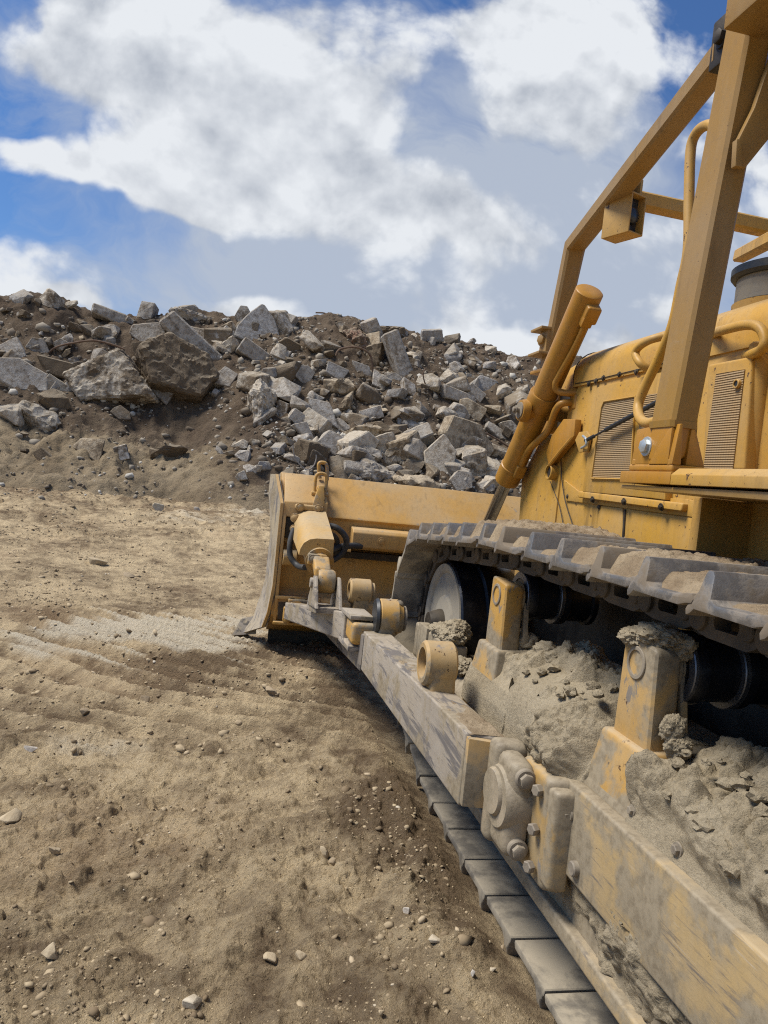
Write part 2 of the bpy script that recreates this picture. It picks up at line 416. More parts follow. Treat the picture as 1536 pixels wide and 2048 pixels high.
M['guard'] = painted('scraped_guard_paint', col=(.41, .285, .125), fade=(.41, .32, .20), dust=.55, wear=.085, mud=.42, stretch=(1, .16, 1.5), under=(.14, .12, .10), chips=.05, bumpy=.4, scratch=(1, .12, 2.0))
M['scraped'] = painted('scraped_grey_plate', col=(.37, .325, .265), fade=(.29, .25, .20), dust=.30, wear=.145, stretch=(1, .22, 2.0), under=(.11, .10, .095), chips=.05, mud=.25, bumpy=.35, scratch=(1, .10, 2.0))
M['steel'] = metal('polished_track_steel', (.25, .235, .215), .42, .65, .92, (.17, .13, .085), .50)
M['steel_dirty'] = metal('dusty_track_steel', (.15, .13, .10), .8, .03, .9, (.33, .28, .20), .47, (1, 3, 1))
M['link'] = metal('muddy_link_steel', (.055, .044, .034), .6, .2, .8, (.115, .086, .056), .48)
M['roller'] = metal('black_roller_steel', (.022, .024, .03), .3, .55, .35, (.10, .085, .065), .60)
M['roller_edge'] = metal('worn_roller_rim', (.16, .165, .18), .35, .8, .4, (.15, .12, .085), .58)
M['idler'] = metal('dusty_idler_face', (.26, .24, .21), .7, .1, .85, (.33, .285, .21), .42)
M['chrome'] = metal('chrome_rod', (.35, .34, .32), .16, 1.0, .35, (.09, .075, .05), .55, (6, 6, .6))
M['rubber'] = metal('black_rubber_hose', (.035, .036, .036), .6, 0, .5, (.15, .13, .10), .55)
M['black'] = metal('black_paint', (.02, .022, .024), .45, 0, .3, (.12, .10, .07), .6)
M['dark'] = metal('oily_dark_steel', (.03, .022, .014), .6, .2, .5, (.08, .06, .035), .5)
M['bolt'] = metal('muddy_bolt', (.26, .22, .17), .6, .3, .6, (.25, .205, .14), .45)
M['zinc'] = metal('zinc_bolt', (.55, .60, .62), .35, .6, .2)
M['rust'] = metal('rusty_bar', (.13, .075, .045), .8, .2, .6, (.17, .12, .08), .5)
M['wire'] = metal('grey_wire', (.30, .28, .26), .5, .4, .3)
M['mud'] = earth('caked_mud', (.335, .272, .178), (.42, .35, .24), scale=9, strength=.9, dist=.015)
M['soil_on_track'] = earth('dry_soil_on_track', (.23, .165, .10), (.38, .295, .19), scale=14, strength=.8, dist=.012)
M['mound'] = earth('dark_brown_fill', (.125, .088, .056), (.185, .140, .092), scale=2.2, strength=1.0, dist=.12)
M['clod'] = earth('soil_clod', (.24, .185, .115), (.34, .27, .18), scale=8, strength=.5)
def grille_mat():
    m, t, b = new_mat('louvred_grille'); p = wpos(t)
    s = t.n('ShaderNodeSeparateXYZ'); t.put(s.inputs[0], p)
    wv = t.math('SINE', t.math('MULTIPLY', s.outputs[2], 2*math.pi/.0105))
    wx = t.math('SINE', t.math('MULTIPLY', s.outputs[1], 2*math.pi/.017))
    n = t.noise(p, 3, 6, .6)
    c = t.mix(t.ramp(wv, -.9, .5), (.245, .15, .058), t.mix(t.ramp(n, .3, .7), (.36, .215, .075), (.31, .225, .125)))
    c = t.mix(t.math('MULTIPLY', t.ramp(wx, .3, .9), .25), c, (.12, .07, .03))
    t.put(b.inputs['Base Color'], c); b.inputs['Roughness'].default_value = .6
    bump(t, b, wv, .5, .006); return m
M['grille'] = grille_mat()
def concrete():
    m, t, b = new_mat('broken_concrete'); oi = t.n('ShaderNodeObjectInfo')
    co = t.n('ShaderNodeTexCoord').outputs['Object']; g = t.n('ShaderNodeNewGeometry').outputs['Position']
    p = t.vec('ADD', g, t.vec('MULTIPLY', oi.outputs['Location'], (3.1, 2.7, 1.9)))
    n1 = t.noise(p, 1.7, 8, .62, .3); n2 = t.noise(p, 7.5, 10, .72); n3 = t.noise(p, 38, 5, .75)
    base = oi.outputs['Color']
    c = t.mix(t.ramp(n2, .32, .72), base, t.mix(1.0, base, (.50, .43, .36, 1), 'MULTIPLY'))
    soil = t.ramp(t.math('MULTIPLY_ADD', oi.outputs['Alpha'], -.70, t.math('MULTIPLY_ADD', n2, .45, n1)), .10, .30)     # alpha below 1: soil sticking to the piece
    c = t.mix(soil, c, t.mix(n2, (.10, .072, .046), (.19, .145, .095)))
    c = t.mix(t.ramp(n3, .58, .76, 0, .45), c, (.42, .40, .37))
    c = t.mix(t.ramp(t.noise(p, 24, 4, .7), .60, .70, 0, .5), c, (.07, .06, .05))
    c = t.mix(t.math('MULTIPLY', t.ramp(upness(t), .35, .9), .45), c, t.mix(n2, (.30, .245, .17), (.44, .37, .265)))      # soil dust on the tops
    t.put(b.inputs['Base Color'], c); b.inputs['Roughness'].default_value = .92; b.inputs['Specular IOR Level'].default_value = .2
    bump(t, b, t.math('MULTIPLY_ADD', n3, .4, n2), 1.0, .05); return m
M['concrete'] = concrete()
def ground_mat():
    m, t, b = new_mat('bare_earth'); p = wpos(t)
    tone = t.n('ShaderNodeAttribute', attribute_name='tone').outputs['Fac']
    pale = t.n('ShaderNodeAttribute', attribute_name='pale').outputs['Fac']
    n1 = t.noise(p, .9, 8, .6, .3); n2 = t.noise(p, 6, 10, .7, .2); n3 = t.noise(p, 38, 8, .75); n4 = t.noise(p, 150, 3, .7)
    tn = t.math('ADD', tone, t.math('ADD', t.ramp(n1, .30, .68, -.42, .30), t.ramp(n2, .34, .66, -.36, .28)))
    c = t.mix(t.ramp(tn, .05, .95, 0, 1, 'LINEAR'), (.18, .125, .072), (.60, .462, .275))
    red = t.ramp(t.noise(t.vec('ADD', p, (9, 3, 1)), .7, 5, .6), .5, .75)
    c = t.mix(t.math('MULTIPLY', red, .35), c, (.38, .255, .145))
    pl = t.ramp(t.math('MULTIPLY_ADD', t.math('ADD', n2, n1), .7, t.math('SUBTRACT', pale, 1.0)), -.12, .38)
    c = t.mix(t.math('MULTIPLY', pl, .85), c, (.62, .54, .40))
    c = t.mix(t.ramp(n3, .54, .72, 0, .38), c, (.12, .09, .058))
    c = t.mix(t.ramp(n4, .62, .72, 0, .5), c, (.46, .40, .31))
    t.put(b.inputs['Base Color'], c); b.inputs['Roughness'].default_value = .95; b.inputs['Specular IOR Level'].default_value = .15
    bump(t, b, t.math('MULTIPLY_ADD', n4, .3, t.math('MULTIPLY_ADD', n3, .8, n2)), 1.0, .05); return m
M['ground'] = ground_mat()
M['paint_chipped'] = painted('chipped_bright_paint', col=(.50, .27, .05), fade=(.46, .30, .12), dust=.42, wear=.065, stretch=(2, 2, 2), under=(.22, .20, .19), chips=.10, mud=.22, bumpy=.25)
M['dark_scraped'] = painted('dark_scraped_plate', col=(.20, .175, .15), fade=(.15, .135, .12), dust=.3, wear=.12, stretch=(1, .3, 2), under=(.06, .055, .05), mud=.15)
M['scraped_blade_end'] = painted('scraped_blade_end', col=(.34, .30, .25), fade=(.40, .33, .22), dust=.25, wear=.15, stretch=(1, 1.6, .35), under=(.13, .12, .12), mud=.25, bumpy=.3, scratch=(1, 1.5, .15))
M['muddy_joint'] = painted('mud_coated_joint', col=(.36, .30, .22), fade=(.33, .27, .19), dust=.5, wear=.03, mud=.50, chips=.05, bumpy=.8)
M['muddy_yellow_joint'] = painted('muddy_yellow_joint', col=(.43, .235, .04), fade=(.36, .26, .13), dust=.5, wear=.05, mud=.38, chips=.06, bumpy=.3)
M['guard_sheet'] = painted('dusty_cylinder_guard', col=(.52, .29, .05), fade=(.50, .33, .13), dust=.40, wear=.03, chips=.05, grime=.5)
M['canopy'] = painted('canopy_paint', col=(.30, .165, .032), fade=(.28, .175, .07), dust=.22, wear=0, chips=.045, bumpy=.06, grime=.5)
M['grille_dark'] = metal('dusty_screen', (.16, .15, .13), .6, .2, .7, (.25, .21, .15), .45)
def lens_mat():
    m, t, b = new_mat('dark_lamp_glass'); b.inputs['Base Color'].default_value = (.03, .035, .045, 1); b.inputs['Roughness'].default_value = .25; return m
M['lens'] = lens_mat()

def field_stone():
    m, t, b = new_mat('field_stone'); p = wpos(t); oi = t.n('ShaderNodeObjectInfo')
    c = t.mix(t.ramp(t.noise(p, 22, 7, .65), .35, .7, 0, .6), oi.outputs['Color'], t.mix(1.0, oi.outputs['Color'], (.6, .55, .48, 1), 'MULTIPLY'))
    c = t.mix(t.ramp(t.noise(p, 9, 6, .6), .45, .65, 0, .6), c, (.40, .31, .19))
    t.put(b.inputs['Base Color'], c); b.inputs['Roughness'].default_value = .9; b.inputs['Specular IOR Level'].default_value = .2
    bump(t, b, t.noise(p, 60, 6, .7), .6, .006); return m
M['field_stone'] = field_stone()
# ------------------------------------------------------------------ ground sheet
def spot(px, py, rx, ry):
    "a patch of ground: centre and radii in metres"
    c = A(px, py, Z=0.0); return c[0], c[1], rx*c[1]/1500, ry*c[1]**2/(1500*EYE)
def patch(x, y, lst):
    s = 0
    for px, py, rx, ry, wt in lst:
        cx, cy, ax, ay = spot(px, py, rx, ry)
        s = s+wt*np.exp(-((x-cx)/ax)**2-((y-cy)/ay)**2)
    return s
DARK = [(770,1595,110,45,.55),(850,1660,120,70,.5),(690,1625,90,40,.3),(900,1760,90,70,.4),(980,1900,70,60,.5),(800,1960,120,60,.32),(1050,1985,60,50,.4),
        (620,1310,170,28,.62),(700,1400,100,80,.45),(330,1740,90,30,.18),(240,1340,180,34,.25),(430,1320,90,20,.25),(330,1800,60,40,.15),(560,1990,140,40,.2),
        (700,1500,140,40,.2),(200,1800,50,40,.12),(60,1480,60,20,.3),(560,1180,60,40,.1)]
LIGHT = [(640,1535,120,60,.42),(560,1590,70,40,.25),(170,1510,200,46,.35),(460,1790,120,50,.25),(230,1620,260,80,.14),(100,1210,200,50,.14),(130,1030,140,20,.22),(420,1100,130,22,.3),
         (300,1450,120,40,.15),(100,1350,120,40,.12),(500,1040,120,20,.1)]
PALE = [(270,1258,130,16,.85),(200,1275,150,14,.6),(330,1300,120,12,.75),(470,1262,60,30,.95),(110,1312,120,16,.45),(200,1490,150,30,.42),(160,1035,190,10,.6),(390,1096,110,16,.5),(500,1085,60,12,.5),
        (620,1530,90,50,.28),(480,1800,70,40,.22),(60,1290,90,20,.35),(380,1255,60,20,.5)]
def ruts(x, y):
    "grouser ruts curving in towards the machine: crest height 0..1 and how strongly they show"
    q = y+x*(.38+.40*sstep(4.8, 6.8, y))+.12*fbm(x*1.0, y*1.0, 7, 3)
    m = sstep(-2.4, -1.2, x)*sstep(1.3, 1.0, x)*sstep(4.5, 5.0, y)*sstep(8.9, 8.0, y)*np.clip(.85+.8*fbm(x*.9, y*.9, 4, 3), 0, 1)
    ridge_no = np.floor(q/.31+.08); m = m*(.75+.25*np.abs(np.sin(ridge_no*2.39+1.1)))*np.clip(.95+1.0*fbm(x*1.5, ridge_no*3.3, 9, 2), .3, 1)
    return np.clip(1-np.abs(((q/.31) % 1)-.42)/np.where(((q/.31) % 1) < .42, .42, .58), 0, 1), m, q
def ground_h(x, y):
    x = np.asarray(x, float); y = np.asarray(y, float)
    far = sstep(8, 18, y)
    h = .62*far
    h = h+.055*fbm(x*.55, y*.55, .3, 4)*sstep(1.3, .2, x)+.10*fbm(x*.3, y*.3, 1.3, 3)*sstep(9, 14, y)
    loose = sstep(6.5, 4.6, y+.6*x)*sstep(1.25, .9, x)
    rot = x*.80-y*.60; rot2 = x*.60+y*.80
    tri, rut, q = ruts(x, y); loose = loose*(1-.8*rut)
    h = h+loose*(.11*fbm(rot*1.9, rot2*.8, 2.2, 5, .55)+.05*fbm(x*3.2, y*3.2, 5.1, 5, .6, True)-.03)
    h = h+loose*.05*sstep(.15, .55, fbm(rot*1.3, rot2*.5, 6.2, 2))*(np.abs(((rot/.34+.3*fbm(x*.9, y*.9, 3, 2)) % 1)-.5)*2-.5)
    # ruts left by the turning track, curving in towards the machine
    h = h+rut*(.150*(tri**1.2-.5)+.020*fbm(q*9, x*.7, 3.3, 3)+.014*fbm(x*9, y*9, 13.3, 3, .6, True))
    q2 = y-.30*x+.12*fbm(x*.8, y*.8, 17, 3)
    r2 = sstep(-3.2, -2.2, x)*sstep(.6, .1, x)*sstep(7.2, 8, y)*sstep(16, 12, y)*np.clip(.35+1.3*fbm(x*.6, y*.5, 14, 3), 0, 1)
    h = h+r2*.035*(np.abs(((q2/.42) % 1)-.5)*2)**1.5
    # heap of gravelly soil on the left and the scrape of loose soil beside the track
    h = h+.13*np.exp(-((x+2.5)/1.2)**2-((y-9.3)/1.7)**2)*(1+.5*fbm(x*2, y*2, 6, 4))
    h = h+.20*np.exp(-((x+5.2)/3.0)**2-((y-14.5)/1.4)**2)
    h = h+.05*np.exp(-((x-.98)/.16)**2)*sstep(1.0, 1.6, y)*sstep(5.2, 4, y)*(.6+1.2*fbm(x*3, y*2.2, 8, 4))
    rough = (.35+.65*np.clip(.5+1.4*fbm(x*.8, y*.8, 21, 3), 0, 1))*(1-.5*rut)
    h = h+rough*(.030*fbm(x*6, y*6, 9.4, 5, .62, True)+.030*np.clip(fbm(x*14, y*14, 3.4, 3, .6)-.04, 0, 1)+.006*fbm(x*30, y*30, 8.4, 2))*sstep(30, 10, y)
    cl = np.clip(.15+1.6*fbm(x*.7, y*.7, 25, 3)+.35*loose, .05, 1)*(1-.85*rut)
    h = h+cl*(.036*clods(x*8, y*8, 3, .35)+.026*clods(x*17+3, y*17, 5, .5)*sstep(10, 6, y)+.011*clods(x*38+3, y*38, 9, .5)*sstep(6, 4, y))*sstep(26, 14, y)
    h = h+far*(.16*fbm(x*1.1, y*1.1, 31, 5, .6, True)+.10*clods(x*1.6, y*1.6, 21, .4)+.05*clods(x*3.4, y*3.4, 23, .5))*sstep(26, 20, y)
    under = sstep(1.06, 1.24, x)*sstep(6.5, 5.0, y)                       # pressed flat below the machine
    h = h*(1-under)+under*(-.035+.012*fbm(x*5, y*5, 2, 3))
    return h
def build_ground():
    Y = [-900, -300, -100, -40, -15, -6, -3, -1.5, -.6, .2]
    y = .6
    while y < 1.7: Y.append(y); y += .06
    while y < 30: Y.append(y); y += max(.0055, y*y/(1.72*750)*1.05)
    Y += [32, 36, 42, 60, 100, 200, 500, 1200, 3000]
    Y = np.array(Y)
    U = list(np.arange(-.62, .80, .0019)); U = [-3, -2, -1.4, -1.0, -.8, -.7]+U+[.9, 1.1, 1.5, 2, 3]
    U = np.array(U)
    s = np.maximum(Y, 2.2)
    X = U[None, :]*s[:, None]
    X = np.concatenate([np.full((len(Y), 1), -3000.), np.full((len(Y), 1), -400.)+0*X[:, :1], X, np.full((len(Y), 1), 400.), np.full((len(Y), 1), 3000.)], 1)
    X[:, 1] = np.minimum(-400, X[:, 2]-50); X[:, 0] = np.minimum(-12000, X[:, 1]-50); X[:, -2] = np.maximum(400, X[:, -3]+50); X[:, -1] = np.maximum(12000, X[:, -2]+50)
    YY = np.broadcast_to(Y[:, None], X.shape)
    Z = ground_h(X, YY)
    Z = np.where((np.abs(X) > 200) | (YY < -10), .0, Z)
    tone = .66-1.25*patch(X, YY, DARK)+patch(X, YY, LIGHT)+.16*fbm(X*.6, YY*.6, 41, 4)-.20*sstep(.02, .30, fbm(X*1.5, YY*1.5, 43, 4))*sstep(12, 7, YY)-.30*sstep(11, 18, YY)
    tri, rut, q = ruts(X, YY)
    tone = tone+rut*(1.25*(tri-.52)*(.6+.8*fbm(X*1.3, q*2, 57, 3))+.30*fbm(q*6, X*.5, 59, 3))  # damp grooves and dry crests, with the ridges' shading also put into the colour
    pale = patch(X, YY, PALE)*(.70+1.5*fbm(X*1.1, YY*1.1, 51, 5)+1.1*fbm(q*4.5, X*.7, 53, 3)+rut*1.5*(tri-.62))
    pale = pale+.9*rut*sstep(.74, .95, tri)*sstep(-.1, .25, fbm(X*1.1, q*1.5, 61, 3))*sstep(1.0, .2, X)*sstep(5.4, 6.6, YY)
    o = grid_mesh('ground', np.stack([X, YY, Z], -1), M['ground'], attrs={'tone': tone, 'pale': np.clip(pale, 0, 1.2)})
    tag(o, 'bare brown earth worked over by tracks, with ruts and pale scrapes', 'ground', kind='structure')
build_ground()

# ------------------------------------------------------------------ the long heap of fill and rubble
RIDGE = np.array([A(px, py, Y=26.5)[[0, 2]] for px, py in
    [(-300,640),(-150,620),(0,608),(60,603),(130,612),(175,640),(220,648),(300,652),(380,642),(450,648),(520,650),(560,648),(610,650),(660,643),(705,650),(740,668),(800,668),(840,686),(880,694),(930,702),(965,704),(1000,718),(1040,722),(1075,716),(1160,730),(1300,740),(1536,760),(1900,800)]])
def mound_h(x, y):
    x = np.asarray(x, float); y = np.asarray(y, float)
    zr = np.interp(x, RIDGE[:, 0], RIDGE[:, 1])
    zr = zr*np.clip(1-(np.abs(x-2)-32)/14, 0, 1)
    toe = 17.4+1.6*fbm(x*.3, 3.1, 0, 4)+1.0*np.exp(-((x+1.2)/1.2)**2)
    v = (y-toe)/(26.5-toe)
    left = sstep(.3, -2.2, x)                                             # on the left the lower third is a gentler bank of lighter soil
    prof = np.where(v < .42, np.interp(v, [-.1, 0, .42], [-.14, 0, .40]), np.interp(v, [.42, .62, .8, .93, 1.0, 1.12, 1.3, 1.9, 2.4], [.40, .64, .85, .97, 1.0, .98, .86, .3, -.15]))
    profl = np.interp(v, [-.1, 0, .2, .40, .62, .78, .92, 1.0, 1.12, 1.3, 1.9, 2.4], [-.10, 0, .10, .27, .60, .86, .97, 1.0, .98, .86, .3, -.15])
    h = .6+(zr-.6)*1.03*(prof*(1-left)+profl*left)
    amp = sstep(-.05, .25, v)
    h = h+amp*(.42*fbm(x*.45, y*.45, 61, 4, .5)+.26*fbm(x*1.1, y*1.1, 66, 5, .6, True)+.10*fbm(x*4, y*4, 71, 4, .6, True)-.09)*sstep(1.6, 1.0, v)*(.50+.50*sstep(1.02, .85, v))
    bank = left*sstep(-.02, .06, v)*sstep(.50, .36, v)
    h = h+bank*(.26*clods(x*1.15, y*1.15, 3, .5)+.13*clods(x*2.6, y*2.6, 7, .55)+.06*clods(x*6, y*6, 11, .5))
    h = h+sstep(0, .2, v)*sstep(1.05, .9, v)*(.10*clods(x*1.9, y*1.9, 13, .45)+.07*clods(x*4.3, y*4.3, 17, .5))
    return h
def terrain_h(x, y): return np.maximum(ground_h(x, y), mound_h(x, y))
class Cache:
    "heights on a 9 cm grid, read back bilinearly (for dropping things on the slope)"
    def __init__(s):
        s.x = np.arange(-22, 34, .09); s.y = np.arange(2.5, 33.5, .09)
        xx, yy = np.meshgrid(s.x, s.y); s.z = terrain_h(xx, yy)
    def __call__(s, x, y):
        fx = np.clip((np.asarray(x)+22)/.09, 0, len(s.x)-2.001); fy = np.clip((np.asarray(y)-2.5)/.09, 0, len(s.y)-2.001)
        i, j = fx.astype(int), fy.astype(int); u, v = fx-i, fy-j
        return s.z[j, i]*(1-u)*(1-v)+s.z[j, i+1]*u*(1-v)+s.z[j+1, i]*(1-u)*v+s.z[j+1, i+1]*u*v
TERRAIN = Cache()
def on_slope(px, py, strict=False):
    "where the sight line through a photo pixel meets the heap or the ground"
    d = ray(px, py); t = np.linspace(3, 33, 1500)/d[1]
    P = EYEP[None, :]+t[:, None]*d[None, :]
    hit = P[:, 2] < TERRAIN(P[:, 0], P[:, 1])
    if not hit.any() and strict: return None
    i = int(np.argmax(hit)) if hit.any() else int(np.argmin(np.abs(P[:, 1]-26.3)))
    return P[i]
def build_mound():
    X = np.concatenate([np.arange(-46, -14, .5), np.arange(-14, 13.5, .06), np.arange(13.5, 46, .35)])
    Y = np.concatenate([np.arange(14.5, 27.6, .07), np.arange(27.6, 44, .5)])
    XX, YY = np.meshgrid(X, Y)
    Z = mound_h(XX, YY); dx = .05*fbm(XX*3, YY*3, 5, 3); dy = .12*fbm(XX*2.2, YY*2.2, 15, 4)
    tan = sstep(.46, .24, (YY-17.6)/8.9+.16*fbm(XX*.7, YY*.7, 90, 4))*sstep(1.2, -1.5, XX+.6*fbm(XX*.5, YY*.5, 95, 3))
    tan = np.maximum(tan, .75*sstep(.16, .0, (YY-17.6)/8.9+.10*fbm(XX*.7, YY*.7, 92, 4)))
    P = np.stack([XX+dx, YY+dy, Z], -1)
    m, t, b = new_mat('mound_fill'); p = wpos(t)
    at = t.n('ShaderNodeAttribute', attribute_name='tan').outputs['Fac']
    n1 = t.noise(p, .8, 8, .62, .3); n2 = t.noise(p, 5, 10, .74, .2); n3 = t.noise(p, 22, 6, .75)
    dk = t.mix(t.ramp(n1, .3, .7), (.085, .060, .040), (.150, .112, .075))
    lt = t.mix(t.ramp(n1, .3, .7), (.20, .150, .092), (.30, .235, .150))
    c = t.mix(t.ramp(t.math('ADD', at, t.ramp(n2, .3, .7, -.3, .3)), .2, .8), dk, lt)
    c = t.mix(t.ramp(n2, .52, .74, 0, .6), c, (.055, .040, .027))
    c = t.mix(t.ramp(n3, .62, .72, 0, .5), c, (.34, .31, .27))
    t.put(b.inputs['Base Color'], c); b.inputs['Roughness'].default_value = .95; b.inputs['Specular IOR Level'].default_value = .12
    bump(t, b, t.math('MULTIPLY_ADD', n3, .4, n2), 1.0, .10)
    o = grid_mesh('rubble_mound', P, m, attrs={'tan': tan})
    tag(o, 'long high heap of dark brown soil fill closing off the site behind the dozer', 'earth mound', kind='structure')
build_mound()

# ------------------------------------------------------------------ concrete rubble, stones, bars
def hull_mesh(name, pts, sub=2, amp=.04, freq=2.2, seed=0.0, bev=.02):
    t = bmesh.new()
    for p in pts: t.verts.new(tuple(p))
    r = bmesh.ops.convex_hull(t, input=t.verts)
    junk = list({g for g in r['geom_interior']+r['geom_unused'] if isinstance(g, bmesh.types.BMVert)})
    if junk: bmesh.ops.delete(t, geom=junk, context='VERTS')
    bmesh.ops.dissolve_limit(t, angle_limit=math.radians(7), verts=t.verts, edges=t.edges)
    if bev: bmesh.ops.bevel(t, geom=t.edges[:], offset=bev, segments=1, affect='EDGES', clamp_overlap=True)
    bmesh.ops.triangulate(t, faces=t.faces)
    for _ in range(6):
        long = [e for e in t.edges if e.calc_length() > (.62 if sub == 1 else .34 if sub == 2 else .19 if sub == 3 else .09)]
        if not long: break
        bmesh.ops.subdivide_edges(t, edges=long, cuts=1); bmesh.ops.triangulate(t, faces=t.faces)
    t.normal_update()
    V = np.array([v.co[:] for v in t.verts]); Nn = np.array([v.normal[:] for v in t.verts])
    d = amp*(fbm(V[:, 0]*freq+seed, V[:, 1]*freq-seed, V[:, 2]*freq+2*seed, 5, .6, True)-.35)
    V = V+Nn*d[:, None]
    for v, q in zip(t.verts, V): v.co = q
    me = bpy.data.meshes.new(name); t.to_mesh(me); t.free()
    for p in me.polygons: p.use_smooth = True
    me.set_sharp_from_angle(angle=math.radians(24)); me.materials.append(M['concrete'])
    return me
def rock_points(kind, r):
    "points of a piece about 2 wide, 2 high, 2 deep"
    if kind in ('slab', 'block'):
        n = r.randint(4, 6); pts = []; a0 = r.random()*6.28
        for i in range(n):
            a = a0+6.283*(i+r.uniform(-.25, .25))/n; q = r.uniform(.82, 1.12)
            x, z = math.cos(a)*q, math.sin(a)*q
            x = math.copysign(abs(x)**.75, x); z = math.copysign(abs(z)**.75, z)
            for y in (-1, 1): pts.append((x+r.uniform(-.07, .07), y+r.uniform(-.12, .12), z+r.uniform(-.07, .07)))
        return pts
    if kind == 'beam':
        return [(x+r.uniform(-.06, .06), y*r.uniform(.8, 1.1), z*r.uniform(.75, 1.15)) for x in (-1, 1) for y in (-1, 1) for z in (-1, 1)]
    n = r.randint(9, 14); pts = []
    for i in range(n):
        v = Vector((r.gauss(0, 1), r.gauss(0, 1), r.gauss(0, 1))).normalized()
        mx = max(abs(c) for c in v); k = r.uniform(.45, .85)
        v = v*(1-k)+v/mx*k
        pts.append(tuple(v*r.uniform(.88, 1.1)))
    return pts
TINT = {'grey': (.45, .415, .36), 'light': (.56, .52, .455), 'pale': (.60, .54, .44), 'tan': (.50, .415, .295), 'dark': (.17, .145, .115), 'blue': (.385, .37, .345), 'soil': (.17, .125, .08), 'brick': (.30, .185, .13)}
